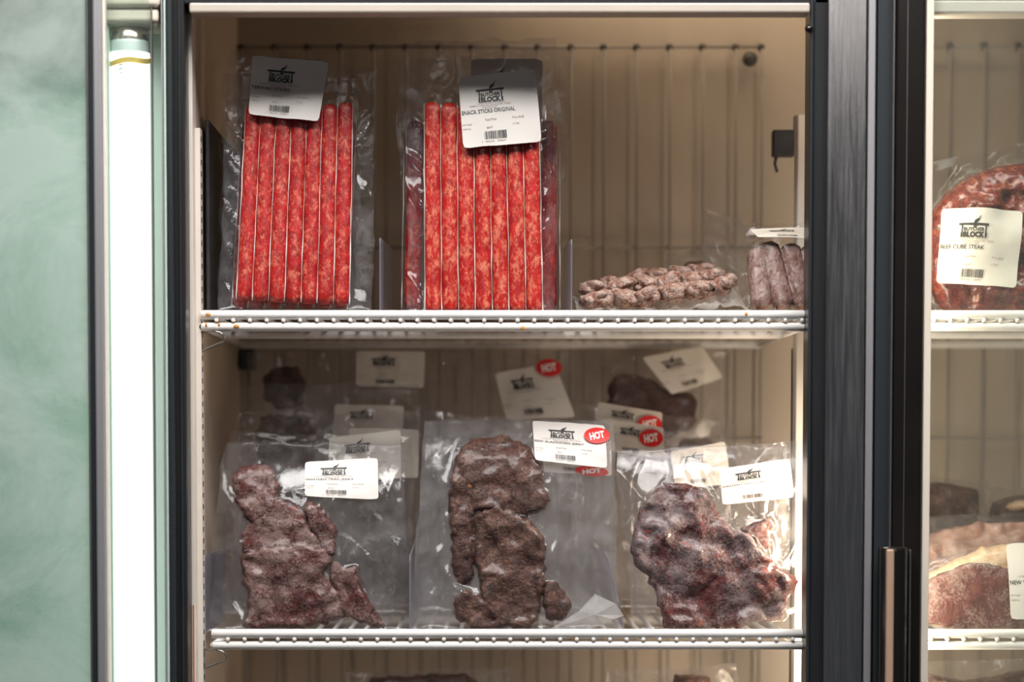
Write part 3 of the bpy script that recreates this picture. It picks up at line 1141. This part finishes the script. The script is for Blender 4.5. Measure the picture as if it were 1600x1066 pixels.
        s.film = (uv, Wf)
        return o

    def film_h(s, pts):
        """film height near uv points (nearest grid sample)"""
        uv, Wf = s.film
        g = uv.reshape(-1, 2)
        w = Wf.ravel()
        out = np.zeros(len(pts))
        for i, p in enumerate(pts):
            out[i] = w[np.argmin(((g - p) ** 2).sum(1))]
        return out

    # ---- adhesive label with its print
    def label(s, quad, title='', warm=False, crease=0.0012, full=True, hot=None, faint=False, n=15, radius=0.05, text_label=None, wscale=3.0, off=0.0008):
        q = s.uvs(quad, 0.014 if s.pieces else 0.006)
        TL, TR, BR, BL = q
        sd = random.randint(1, 9999)

        def uvm(a, b_):
            a = np.asarray(a, float)[..., None]
            b_ = np.asarray(b_, float)[..., None]
            return (1 - b_) * ((1 - a) * TL + a * TR) + b_ * ((1 - a) * BL + a * BR)
        # smooth carrier surface over the film
        G = np.linspace(0, 1, n)
        gb, ga = np.meshgrid(G, G, indexing='ij')
        fh = s.film_h(uvm(ga, gb).reshape(-1, 2)).reshape(n, n) if s.film else np.full((n, n), 0.004)
        sm = blur(blur(fh, 3), 3)
        sm = sm + max(0.0, (fh - sm).max()) * 0.9
        sm = sm + crease * (ridge(ga * wscale + gb, gb * wscale * 1.4 - ga, sd) - 0.3) + crease * 1.2 * (fbm(ga * 2.2, gb * 2.2, sd + 2) - 0.45) * 2
        sm = blur(np.maximum(sm, fh + 0.0002), 1)
        sm = sm + max(0.0, (fh + 0.0002 - sm).max()) * 0.9 + off

        def wq(a, b_):
            a = np.clip(np.asarray(a, float), 0, 1) * (n - 1)
            b_ = np.clip(np.asarray(b_, float), 0, 1) * (n - 1)
            i = np.minimum(a.astype(int), n - 2)
            j = np.minimum(b_.astype(int), n - 2)
            fa, fb = a - i, b_ - j
            return (sm[j, i] * (1 - fa) + sm[j, i + 1] * fa) * (1 - fb) + (sm[j + 1, i] * (1 - fa) + sm[j + 1, i + 1] * fa) * fb

        def to3(a, b_, lift=0.0):
            uvp = uvm(a, b_)
            return s.loc(uvp[..., 0], uvp[..., 1], wq(a, b_) + lift)
        # rounded sheet
        A, B = ga.copy(), gb.copy()
        r = radius
        for ca, cb, sa, sb in ((r, r, -1, -1), (1 - r, r, 1, -1), (r, 1 - r, -1, 1), (1 - r, 1 - r, 1, 1)):
            da, db = (A - ca) * sa / r, (B - cb) * sb / r
            msk = (da > 0) & (db > 0)
            ln = np.hypot(da, db) + 1e-9
            mm = np.maximum(da, db)
            A = np.where(msk, ca + sa * r * da * mm / ln, A)
            B = np.where(msk, cb + sb * r * db * mm / ln, B)
        ed = 0.012 * (fbm(ga * 4, gb * 4, sd + 7) - 0.47) * 2
        V = to3(A, B + ed * np.maximum(0, np.abs(2 * gb - 1) - 0.7) / 0.3)
        idx = np.arange(n * n).reshape(n, n)
        Fc = [(idx[i, j], idx[i + 1, j], idx[i + 1, j + 1], idx[i, j + 1]) for i in range(n - 1) for j in range(n - 1)]
        lab = mesh_obj('label', V.reshape(-1, 3), [tuple(int(x) for x in f) for f in Fc], 'paper_warm' if warm else 'paper', s.root, True)
        lab['label'] = text_label or 'white printed adhesive label'
        if not full:
            return lab
        Z = 0.0003 + crease * 0.4

        class Ink:
            def __init__(k):
                k.V, k.F = [], []

            def add(k, a, b_, faces):
                v = to3(np.array(a), np.array(b_), Z)
                o = len(k.V)
                k.V += [tuple(x) for x in v]
                k.F += [tuple(o + i for i in f) for f in faces]

            def rect(k, a0, b0, a1, b1, skew=0.0, nseg=6):
                aa, bb, ff = [], [], []
                for i in range(nseg + 1):
                    t = i / nseg
                    aa += [a0 + (a1 - a0) * t] * 2
                    bb += [b0 + skew * t, b1 + skew * t]
                for i in range(nseg):
                    ff.append((2 * i, 2 * i + 1, 2 * i + 3, 2 * i + 2))
                k.add(aa, bb, ff)

            def poly(k, pts):
                k.add([p[0] for p in pts], [p[1] for p in pts], [tuple(range(len(pts)))])

            def text(k, st, a0, b0, a1, b1, bold=0.0):
                v, f = text_geo(st, bold)
                k.add(a0 + v[:, 0] * (a1 - a0), b1 + (b0 - b1) * v[:, 1], f)

            def make(k, name, mat):
                return mesh_obj(name, k.V, k.F, mat, lab)
        lg = Ink()
        lg.rect(.215, .205, .575, .235, 0.0)
        lg.rect(.245, .235, .262, .395, nseg=1)
        lg.rect(.533, .235, .550, .395, nseg=1)
        lg.rect(.238, .33, .262, .395, nseg=1)
        lg.rect(.533, .33, .557, .395, nseg=1)
        # cleaver
        lg.poly([(.385, .200), (.400, .165), (.440, .140), (.455, .160), (.425, .195), (.395, .207)])
        lg.poly([(.440, .148), (.462, .105), (.470, .108), (.452, .155)])
        lg.rect(.385, .237, .425, .262, nseg=1)
        lg.text('BUTCHER', .272, .262, .523, .312, 0.03)
        lg.text('BLOCK', .268, .318, .528, .395, 0.055)
        lg.make('logo', 'ink')
        if not faint:
            pr = Ink()
            pr.text('CUSTOM MEAT PROCESSING', .225, .402, .575, .418)
            pr.text('22782 E 1093 Rd, Canute OK, 73626', .12, .428, .65, .452)
            pr.text('580-256-7657', .28, .460, .47, .478)
            pr.text('Total Price', .30, .625, .45, .655)
            pr.text('Price $/LB', .655, .625, .80, .655)
            pr.text('Net Weight', .012, .675, .135, .702)
            pr.text('0.65 Lb', .02, .735, .115, .758)
            pr.text('$8.97', .32, .738, .395, .762)
            pr.text('17.95', .655, .715, .735, .738)
            pr.text('2   085244   780075', .24, .925, .55, .945)
            pr.make('small_print', 'ink_faint')
        if title:
            t = Ink()
            t.text(title, .012, .49, min(.70, .032 * len(title) + .06), .545, 0.008)
            t.make('product_name', 'ink')
        bc = Ink()
        rnd = random.Random(3)
        a = .285
        while a < .565:
            w_ = rnd.choice((.0035, .0035, .007, .0105))
            bc.rect(a, .80, min(a + w_, .57), .905, nseg=1)
            a += w_ + rnd.choice((.0035, .0045, .008))
        bc.make('barcode', 'ink')
        if hot:
            hx, hy, rx, ry, rot = hot
            c = s.uv(hx, hy, 0.016)
            # local coordinates of the label for height
            hh = float(sm.max()) + 0.0008
            sx = 0.7e-3 * (1 + s.Y / 2.6)
            pts = []
            nn = 36
            cr, sr = math.cos(rot), math.sin(rot)

            def hp(x, y, l):
                u = c[0] + (x * cr - y * sr) * sx
                v = c[1] + (x * sr + y * cr) * sx
                return tuple(s.loc(np.array(u), np.array(v), np.array(hh + l)))
            V = [hp(0, 0, 0.0004)] + [hp(rx * math.cos(2 * math.pi * k / nn), ry * math.sin(2 * math.pi * k / nn), 0) for k in range(nn)]
            Fc = [(0, 1 + k, 1 + (k + 1) % nn) for k in range(nn)]
            stk = mesh_obj('hot_sticker', V, Fc, 'sticker_red', s.root, True)
            stk['label'] = 'red oval sticker reading HOT'
            v, f = text_geo('HOT', 0.05)
            ca, sa = math.cos(0.2), math.sin(0.2)
            V = []
            for (x, y) in v:
                X, Y_ = (x - .5) * rx * 1.15, (y - .5) * ry * 0.95
                V.append(hp(X * ca - Y_ * sa, X * sa + Y_ * ca, 0.0009))
            mesh_obj('sticker_lettering', V, f, 'sticker_text', stk)
        return lab


# ---- snack stick packages (upper shelf)
def stick_pack(label, tops, bots, quad, Y, lean, mat, lab=None, title='', rad_px=13.0, film='film', n_px=None, warm=False, crease=0.0012, wr=0.006, off=0.0008):
    xc = (bots[0][0] + bots[1][0]) / 2
    p = Pack('snack_stick_package', label, 'meat package', 'vacuum packs of red snack sticks', xc, Y, SHELF_UP, lean)
    rad = rad_px * 0.7e-3 * (1 + Y / 2.6)
    for i in range(7):
        t = i / 6
        a = (tops[0][0] + (tops[1][0] - tops[0][0]) * t, tops[0][1] + (tops[1][1] - tops[0][1]) * t + random.uniform(-2.5, 2.5))
        b_ = (bots[0][0] + (bots[1][0] - bots[0][0]) * t, bots[0][1] + (bots[1][1] - bots[0][1]) * t)
        p.stick('snack_stick', a, b_, rad, mat)
    for i in range(8):
        t = (i - 0.5) / 6
        a = p.uv(tops[0][0] + (tops[1][0] - tops[0][0]) * t, tops[0][1] + (tops[1][1] - tops[0][1]) * t + 2, rad)
        b_ = p.uv(bots[0][0] + (bots[1][0] - bots[0][0]) * t, bots[0][1] + (bots[1][1] - bots[0][1]) * t, rad)
        pts, rf = [], []
        for k_ in range(40):
            q = k_ / 39
            pts.append((a[0] + (b_[0] - a[0]) * q + 0.0009 * (float(vnoise(q * 9, i * 3.1, 3)) - 0.5), -(rad * 1.52 + 0.0012), a[1] + (b_[1] - a[1]) * q))
            rf.append(0.25 + 1.3 * float(vnoise(q * 11, i * 5.7, 9)) ** 1.5 * (0.4 + 0.8 * q))
        tube('film_crease', pts, 0.00055, 'seam', p.root, 6, rf)
    p.bag(quad, film, 110, 96, 1, wr, 30, 0.0007, 0.004, 0.16, tight=True, cling='film_tight')
    if lab:
        p.label(lab, title, warm, crease, off=off)
    return p


stick_pack('back pack of red sticks half hidden at the far left', ((392, 190), (545, 190)), ((375, 482), (530, 482)),
           [(346, 112), (560, 120), (565, 486), (340, 486)], 0.100, 0.06, 'stick_red', [(378, 118), (480, 122), (480, 196), (380, 192)], 'SNACK STICKS', film='film')
stick_pack('left red snack stick pack with creased tilted label', ((397, 166), (540, 162)), ((382, 470), (534, 477)),
           [(357, 74), (588, 108), (581, 486), (338, 486)], 0.028, 0.10, 'stick_red', [(393, 85), (514, 96), (499, 194), (390, 183)], 'TERIYAKI STICKS', 12.4, crease=0.003, wr=0.005)
stick_pack('back pack of red sticks peeping out behind the right stick pack', ((650, 192), (857, 190)), ((645, 484), (857, 484)),
           [(618, 95), (896, 70), (872, 486), (628, 486)], 0.105, 0.05, 'stick_red', [(735, 92), (848, 92), (846, 210), (738, 208)], '', 13.0, 'film')
stick_pack('right red snack stick pack with flat label reading snack sticks original', ((676, 162), (829, 168)), ((677, 489), (835, 489)),
           [(630, 66), (870, 58), (866, 488), (638, 488)], 0.024, 0.07, 'stick_red_pale', [(716, 122), (836, 107), (846, 225), (724, 235)], 'SNACK STICKS ORIGINAL', 12.6, crease=0.0008, wr=0.012)


# ---- frosted sausage pack lying on the upper shelf
def lump(name, c, rx, ry, rz, mat, parent, seed, rough=0.25, rot=0.0):
    bm = bmesh.new()
    bmesh.ops.create_icosphere(bm, subdivisions=3, radius=1.0)
    cr, sr = math.cos(rot), math.sin(rot)
    for v in bm.verts:
        d = v.co.normalized()
        sup = (abs(d.x) ** 3 + abs(d.y) ** 3 + abs(d.z) ** 3) ** (-1 / 3.0)
        nz = float(fbm(np.array(d.x * 2.2 + d.z * 1.3), np.array(d.y * 2.2 - d.z * 1.7), seed)) - 0.47
        q = d * sup * (1 + rough * 2 * nz)
        x, z = q.x * rx, q.z * rz
        v.co = Vector((x * cr - z * sr, q.y * ry, x * sr + z * cr))
    o = bm_obj(name, bm, mat, parent, True)
    o.location = c
    return o


fp = empty('frosted_sausage_package', (PX(1030, 0.08), 0.08, SHELF_UP + 0.001))
tag(fp, 'flat vacuum pack of frosted sausage pieces lying on the upper shelf', 'meat package')
rows = [(0.040, [(934, 468, 24, 13), (976, 466, 23, 13), (1012, 462, 21, 14), (1049, 457, 26, 14), (1089, 452, 22, 14), (1125, 448, 21, 14)]),
        (0.085, [(930, 452, 22, 12), (970, 448, 24, 12), (1008, 446, 22, 13), (1042, 442, 22, 13), (1078, 437, 22, 13), (1112, 434, 22, 13), (1135, 440, 16, 11)]),
        (0.130, [(955, 443, 20, 10), (992, 437, 22, 11), (1028, 431, 22, 11), (1064, 428, 20, 11), (1096, 423, 21, 11)])]
for Y, L in rows:
    for (px, py, rx, rz) in L:
        c = P(px, py, Y) - fp.location
        k_ = 0.7e-3 * (1 + Y / 2.6)
        lump('sausage_piece', c, rx * random.uniform(0.9, 1.12) * k_, 0.022, rz * k_, 'frosted_sausage', fp, random.randint(1, 999), 0.50, random.uniform(-0.15, 0.4))
# its film: a crinkled sheet under and in front of the pieces
nu, nv = 60, 26
S, T = np.meshgrid(np.linspace(0, 1, nu), np.linspace(0, 1, nv))
xa, xb = PX(900, 0.03), PX(1168, 0.03)
X = xa + (xb - xa) * S
zt_ = np.interp(S, [0, .08, .3, .55, .75, .88, 1.0], [0.014, 0.008, 0.006, 0.009, 0.020, 0.026, 0.006])
Yv = 0.012 + 0.14 * T + 0.003 * (fbm(S * 9, T * 3, 5) - .47)
Zv = zt_ * (0.25 + 0.9 * np.sin(np.clip(T * 2.6, 0, 1.57))) + 0.006 * ridge(S * 14, T * 4 + S * 3, 12) + 0.05 * np.clip(T - .15, 0, 1) * np.clip(S * 1.6, 0.25, 1) * 0.8
V = np.stack([X, Yv, Zv + 0.0012], -1).reshape(-1, 3) - np.array([fp.location.x, fp.location.y, 0])
idx = np.arange(nu * nv).reshape(nv, nu)
Fc = [(int(idx[i, j]), int(idx[i, j + 1]), int(idx[i + 1, j + 1]), int(idx[i + 1, j])) for i in range(nv - 1) for j in range(nu - 1)]
mesh_obj('bag', V, Fc, 'film_skirt', fp, True)

# ---- frosted links pack at the right end of the upper shelf
p = Pack('sausage_link_package', 'vacuum pack of frosted brown sausage links against the mullion', 'meat package', None, 1215, 0.06, SHELF_UP, 0.35)
for (t, b_) in (((1182, 392), (1190, 482)), ((1199, 382), (1225, 482)), ((1231, 385), (1256, 482)), ((1262, 388), (1285, 482))):
    p.stick('sausage_link', t, b_, 0.0118, 'frosted_link', wob=0.001)
p.bag([(1168, 350), (1292, 345), (1300, 487), (1160, 487)], 'film_tight', 70, 60, 1, 0.006, 40, 0.001, 0.004, 0.1, tight=True)
p.label([(1173, 359), (1290, 355), (1292, 384), (1180, 383)], '', True, 0.001)

# ---- hazy packs further back on the upper shelf
p = Pack('sausage_package', 'hazy bag with a little red sausage far back on the upper shelf', 'meat package', None, 1085, 0.25, SHELF_UP, 0.2)
p.slab('sausage', [(1065, 412), (1090, 404), (1112, 408), (1115, 470), (1060, 470)], 0.012, 'frosted_sausage')
p.bag([(1042, 398), (1108, 385), (1125, 478), (1030, 478)], 'film_milky', 30, 30, 2, 0.008, 36)
p = Pack('empty_bag', 'crumpled clear bag end standing behind the frosted links', 'bag', None, 1140, 0.20, SHELF_UP, 0.12)
p.bag([(1096, 322), (1176, 350), (1180, 478), (1105, 478)], 'film_milky', 34, 40, 2, 0.010, 34)

# ---- front jerky bags (lower shelf)
p = Pack('jerky_package', 'left front jerky bag with five frosted brown pieces', 'meat package', 'bags of jerky on the lower shelf', 484, 0.036, SHELF_LO, 0.10, (0.135, 0.8))
p.slab('jerky_piece', [(362, 748), (372, 733), (395, 726), (420, 728), (431, 743), (438, 766), (433, 792), (425, 806), (395, 822), (378, 805), (370, 780), (362, 762)], 0.008, 'jerky_frost')
p.slab('jerky_piece', [(470, 798), (488, 785), (506, 795), (519, 815), (528, 840), (526, 864), (515, 876), (500, 852), (485, 825)], 0.009, 'jerky_frost')
p.slab('jerky_piece', [(385, 822), (400, 812), (418, 792), (434, 778), (456, 788), (472, 797), (482, 815), (496, 840), (508, 862), (470, 874), (420, 878), (382, 870), (376, 842)], 0.011, 'jerky_frost')
p.slab('jerky_piece', [(514, 880), (528, 876), (536, 888), (559, 886), (557, 900), (571, 930), (590, 958), (607, 984), (580, 980), (548, 968), (530, 950), (524, 925), (512, 900)], 0.009, 'jerky_frost')
p.slab('jerky_piece', [(375, 870), (400, 856), (450, 848), (500, 852), (521, 864), (516, 885), (505, 896), (520, 915), (534, 937), (538, 972), (500, 975), (460, 984), (384, 985), (378, 975), (388, 955), (385, 930), (380, 905), (373, 886)], 0.015, 'jerky_frost')
p.bag([(352, 688), (630, 692), (641, 990), (326, 990)], 'film', 96, 96, 2, 0.007, 24)
p.label([(476, 721), (590, 715), (591, 780), (476, 775)], 'WESTERN TRAIL JERKY')

p = Pack('jerky_package', 'middle front jerky bag of dark peppered meat with red HOT sticker', 'meat package', 'bags of jerky on the lower shelf', 803, 0.036, SHELF_LO, 0.10, (0.165, 0.8))
p.slab('jerky_piece', [(702, 735), (724, 695), (755, 679), (800, 682), (835, 705), (852, 750), (857, 792), (835, 808), (800, 806), (765, 798), (738, 800), (736, 850), (705, 850), (700, 790)], 0.010, 'jerky_dark')
p.slab('jerky_piece', [(701, 800), (737, 790), (740, 860), (742, 915), (716, 918), (704, 880)], 0.010, 'jerky_dark')
p.slab('jerky_piece', [(738, 805), (765, 788), (800, 800), (840, 818), (857, 850), (852, 900), (847, 940), (840, 980), (790, 986), (762, 965), (748, 915), (740, 860)], 0.014, 'jerky_dark')
p.slab('jerky_piece', [(706, 935), (730, 915), (760, 938), (785, 962), (790, 986), (740, 984), (710, 965)], 0.014, 'jerky_dark')
p.slab('jerky_piece', [(846, 905), (880, 915), (898, 945), (886, 968), (850, 975)], 0.008, 'jerky_dark')
p.bag([(664, 655), (957, 656), (968, 990), (642, 990)], 'film_milky', 100, 104, 2, 0.008, 22)
q = p.uvs([(858, 984), (905, 955), (930, 928), (962, 944), (975, 962), (958, 968), (920, 985)], 0.02)
c_ = q.mean(0)
V, Fc = [], []
for i in range(len(q)):
    a_, b2 = q[i], q[(i + 1) % len(q)]
    o_ = len(V)
    ws = (0.017 + 0.004 * (i % 2), 0.017 + 0.004 * ((i + 1) % len(q) % 2), 0.024)
    for pt, w_ in zip((a_, b2, c_), ws):
        V.append(tuple(p.loc(np.array(pt[0]), np.array(pt[1]), np.array(w_))))
    Fc.append((o_, o_ + 1, o_ + 2))
mesh_obj('folded_corner', V, Fc, 'film_fold', p.root)
p.label([(832, 656), (945, 664), (949, 731), (836, 718)], 'BEEF BLACKENED JERKY', hot=(933, 680, 20.5, 13.5, 0.0))

p = Pack('jerky_package', 'right front jerky bag with one broad frosted slab and dark flap', 'meat package', 'bags of jerky on the lower shelf', 1115, 0.036, SHELF_LO, 0.10, (0.150, 0.8))
p.slab('jerky_piece', [(1150, 828), (1190, 811), (1216, 816), (1206, 842), (1198, 866), (1180, 858), (1165, 842)], 0.012, 'jerky_frost')
p.slab('jerky_piece', [(1028, 762), (1040, 751), (1062, 757), (1085, 757), (1108, 768), (1116, 785), (1121, 806), (1142, 823), (1166, 833), (1186, 850), (1201, 871), (1226, 891), (1251, 905), (1246, 921), (1233, 936), (1227, 966), (1210, 970), (1180, 974), (1150, 987), (1042, 988), (1035, 966), (1026, 932), (1014, 906), (999, 890), (989, 866), (985, 842), (990, 818), (1006, 785)], 0.017, 'jerky_frost_grey')
p.bag([(962, 702), (1244, 688), (1254, 987), (990, 987)], 'film', 96, 96, 2, 0.007, 24)
p.label([(1124, 733), (1234, 716), (1241, 777), (1129, 789)], 'WESTERN TRAIL JERKY')


# ---- jerky bags behind
def back_bag(label, pxc, Y, quad, lab, meat=None, hot=None, lean=0.05, bend=None, film='film_back', title='', T=0.012):
    p = Pack('jerky_package', label, 'meat package', 'bags of jerky on the lower shelf', pxc, Y, SHELF_LO, lean, bend)
    for m_ in (meat or []):
        p.slab('jerky_piece', m_, T, 'jerky_back', step=0.006)
    p.bag(quad, film, 56, 60, 2, 0.006, 24)
    if lab:
        p.label(lab, title, True, 0.0015, hot=hot)
    return p


back_bag('rearmost left jerky bag, label close under the upper shelf', 530, 0.34, [(388, 548), (684, 548), (676, 930), (380, 930)],
         [(557, 548), (664, 548), (662, 606), (556, 603)], [[(405, 590), (430, 575), (465, 570), (480, 600), (470, 640), (420, 640)]])
back_bag('left jerky bag with half a label above the two crossed labels', 510, 0.27, [(372, 602), (656, 598), (650, 940), (366, 940)],
         [(523, 631), (631, 634), (628, 690), (519, 686)], [[(400, 655), (430, 645), (480, 650), (500, 690), (460, 740), (400, 730)]], lean=0.08)
back_bag('left jerky bag whose label lies rightmost of the crossed pair', 508, 0.20, [(368, 645), (658, 640), (650, 950), (360, 950)],
         [(548, 669), (626, 664), (628, 747), (545, 742)] and [(545, 668), (655, 670), (653, 747), (541, 744)], [[(400, 690), (450, 680), (500, 700), (490, 760), (420, 770)]], lean=0.08)
back_bag('left jerky bag directly behind the left front bag', 500, 0.135, [(360, 672), (645, 684), (640, 960), (346, 960)],
         [(515, 684), (626, 672), (627, 748), (512, 754)], None, lean=0.06)
back_bag('far middle jerky bag with tilted label and HOT sticker above it', 800, 0.33, [(672, 552), (908, 552), (925, 930), (668, 930)],
         [(773, 583), (866, 566), (900, 652), (791, 655)], [[(690, 700), (760, 690), (800, 760), (700, 780)]], hot=(858, 574, 20, 13.5, -0.05))
back_bag('middle jerky bag hidden behind the peppered bag, red sticker showing through', 805, 0.14, [(652, 640), (952, 668), (955, 955), (650, 955)],
         [(846, 690), (955, 690), (956, 744), (850, 738)], None, hot=(925, 736, 26, 8, -0.1))
back_bag('far right jerky bag with dark meat and label tilted under the upper shelf', 1035, 0.365, [(915, 552), (1142, 552), (1150, 930), (915, 930)],
         [(1003, 558), (1098, 540), (1131, 590), (1049, 617)], [[(948, 600), (975, 582), (1010, 585), (1050, 610), (1088, 615), (1090, 660), (1070, 680), (1000, 690), (950, 650)]])
back_bag('right jerky bag with HOT label behind a second HOT label', 1020, 0.25, [(905, 630), (1150, 662), (1152, 940), (895, 940)],
         [(935, 627), (1036, 644), (1032, 692), (928, 675)], [[(1050, 690), (1120, 680), (1140, 760), (1060, 770)]], hot=(1016, 662, 19, 13, -0.05))
back_bag('right jerky bag with the lower, nearer HOT label', 1030, 0.20, [(900, 655), (1140, 690), (1140, 950), (895, 950)],
         [(952, 655), (1037, 669), (1037, 716), (945, 705)], None, hot=(1018, 684, 19, 14, -0.05))
back_bag('right jerky bag directly behind the right front bag', 1100, 0.135, [(985, 704), (1235, 690), (1240, 960), (985, 960)],
         [(1047, 706), (1133, 690), (1142, 757), (1055, 764)], None, lean=0.06)

# ---- packs standing below the lower shelf, only their tops in view
p = Pack('meat_package', 'dark meat pack whose top just shows below the right jerky bag', 'meat package', None, 1080, 0.20, SHELF_LOW, 0.05)
p.slab('meat', [(1050, 1058), (1075, 1054), (1108, 1056), (1114, 1062), (1120, 1180), (1040, 1180)], 0.03, 'jerky_dark')
p.bag([(950, 1048), (1150, 1040), (1160, 1195), (940, 1195)], 'film_back', 40, 40, 2, 0.006, 24)
p = Pack('meat_package', 'dark meat pack whose top just shows below the left jerky bag', 'meat package', None, 620, 0.22, SHELF_LOW, 0.05)
p.slab('meat', [(560, 1062), (640, 1055), (760, 1052), (780, 1180), (550, 1180)], 0.02, 'jerky_back')
p.bag([(540, 1052), (800, 1045), (800, 1195), (530, 1195)], 'film_back', 40, 40, 2, 0.006, 24)
p = Pack('meat_package', 'dark pack with curved copper-coloured edge below the strip steak', 'meat package', None, 1530, 0.10, SHELF_LOW, 0.05)
p.slab('meat', [(1440, 1050), (1480, 1060), (1520, 1064), (1560, 1056), (1640, 1040), (1640, 1180), (1440, 1180)], 0.03, 'jerky_back')
p.bag([(1430, 1036), (1660, 1028), (1660, 1195), (1430, 1195)], 'film_back', 40, 40, 2, 0.006, 24)

# ---- steaks behind the right door
p = Pack('cube_steak_package', 'glossy red cube steak in vacuum film behind the glass door', 'meat package', None, 1550, 0.035, SHELF_UP, 0.12)
p.slab('steak', [(1446, 380), (1452, 345), (1466, 315), (1490, 288), (1530, 264), (1580, 250), (1650, 252), (1700, 300), (1700, 487), (1490, 489), (1468, 470), (1452, 440)], 0.030, 'beef_red', rough=0.5, step=0.0035, r=0.06)
p.bag([(1428, 255), (1720, 205), (1722, 490), (1432, 490)], 'film_tight', 100, 90, 1, 0.008, 30, 0.001, tight=True)
p.label([(1466, 332), (1589, 339), (1578, 459), (1458, 447)], 'BEEF CUBE STEAK', True, 0.0014, wscale=3.5, n=21)

p = Pack('strip_steak_package', 'frosty strip steak with pale fat edge behind the glass door', 'meat package', None, 1550, 0.035, SHELF_LO, 0.08)
p.slab('fat_edge', [(1424, 914), (1470, 884), (1520, 861), (1570, 848), (1640, 846), (1700, 860), (1722, 900), (1724, 986), (1424, 987)], 0.015, 'fat', rough=0.08, r=0.012)
p.slab('steak', [(1428, 922), (1446, 907), (1475, 891), (1518, 876), (1548, 880), (1575, 888), (1612, 880), (1690, 884), (1712, 930), (1712, 987), (1430, 988)], 0.0085, 'steak', base=0.0125, rough=0.12, jag=0.0012)
p.bag([(1420, 880), (1725, 820), (1728, 990), (1425, 990)], 'film', 80, 60, 1, 0.005, 26, 0.001, tight=True)
p.label([(1570, 850), (1695, 846), (1700, 968), (1575, 968)], 'NEW YORK STRIP', False, 0.0006)

p = Pack('meat_package', 'dark red meat block blurred at the back behind the strip steak', 'meat package', None, 1490, 0.30, SHELF_LO, 0.04)
p.slab('meat', [(1440, 770), (1460, 752), (1500, 757), (1532, 765), (1530, 800), (1528, 940), (1440, 940)], 0.04, 'jerky_dark')
p.bag([(1425, 745), (1545, 750), (1545, 945), (1425, 945)], 'film_back', 40, 40, 2, 0.008, 30)
p = Pack('meat_package', 'pale pink meat pack lying in the haze behind the strip steak', 'meat package', None, 1530, 0.17, SHELF_LO, 0.30)
p.slab('meat', [(1440, 832), (1490, 822), (1550, 812), (1600, 820), (1680, 826), (1690, 950), (1430, 950)], 0.03, 'pink_meat')
p.bag([(1425, 806), (1700, 798), (1700, 962), (1425, 962)], 'film_milky', 50, 40, 2, 0.010, 26)
p = Pack('meat_package', 'brown meat pack with yellow fat at the far right behind glass', 'meat package', None, 1590, 0.28, SHELF_LO, 0.05)
p.slab('meat', [(1545, 790), (1580, 775), (1640, 770), (1690, 790), (1690, 940), (1545, 940)], 0.03, 'jerky_back')
p.slab('fat', [(1560, 792), (1578, 780), (1600, 778), (1604, 795), (1580, 804)], 0.04, 'fat', base=0.004)
p.bag([(1540, 765), (1700, 758), (1700, 945), (1540, 945)], 'film_back', 40, 40, 2, 0.008, 30)
print('objects', len(bpy.data.objects), 'tris', sum(len(o.data.polygons) for o in bpy.data.objects if o.type == 'MESH'))
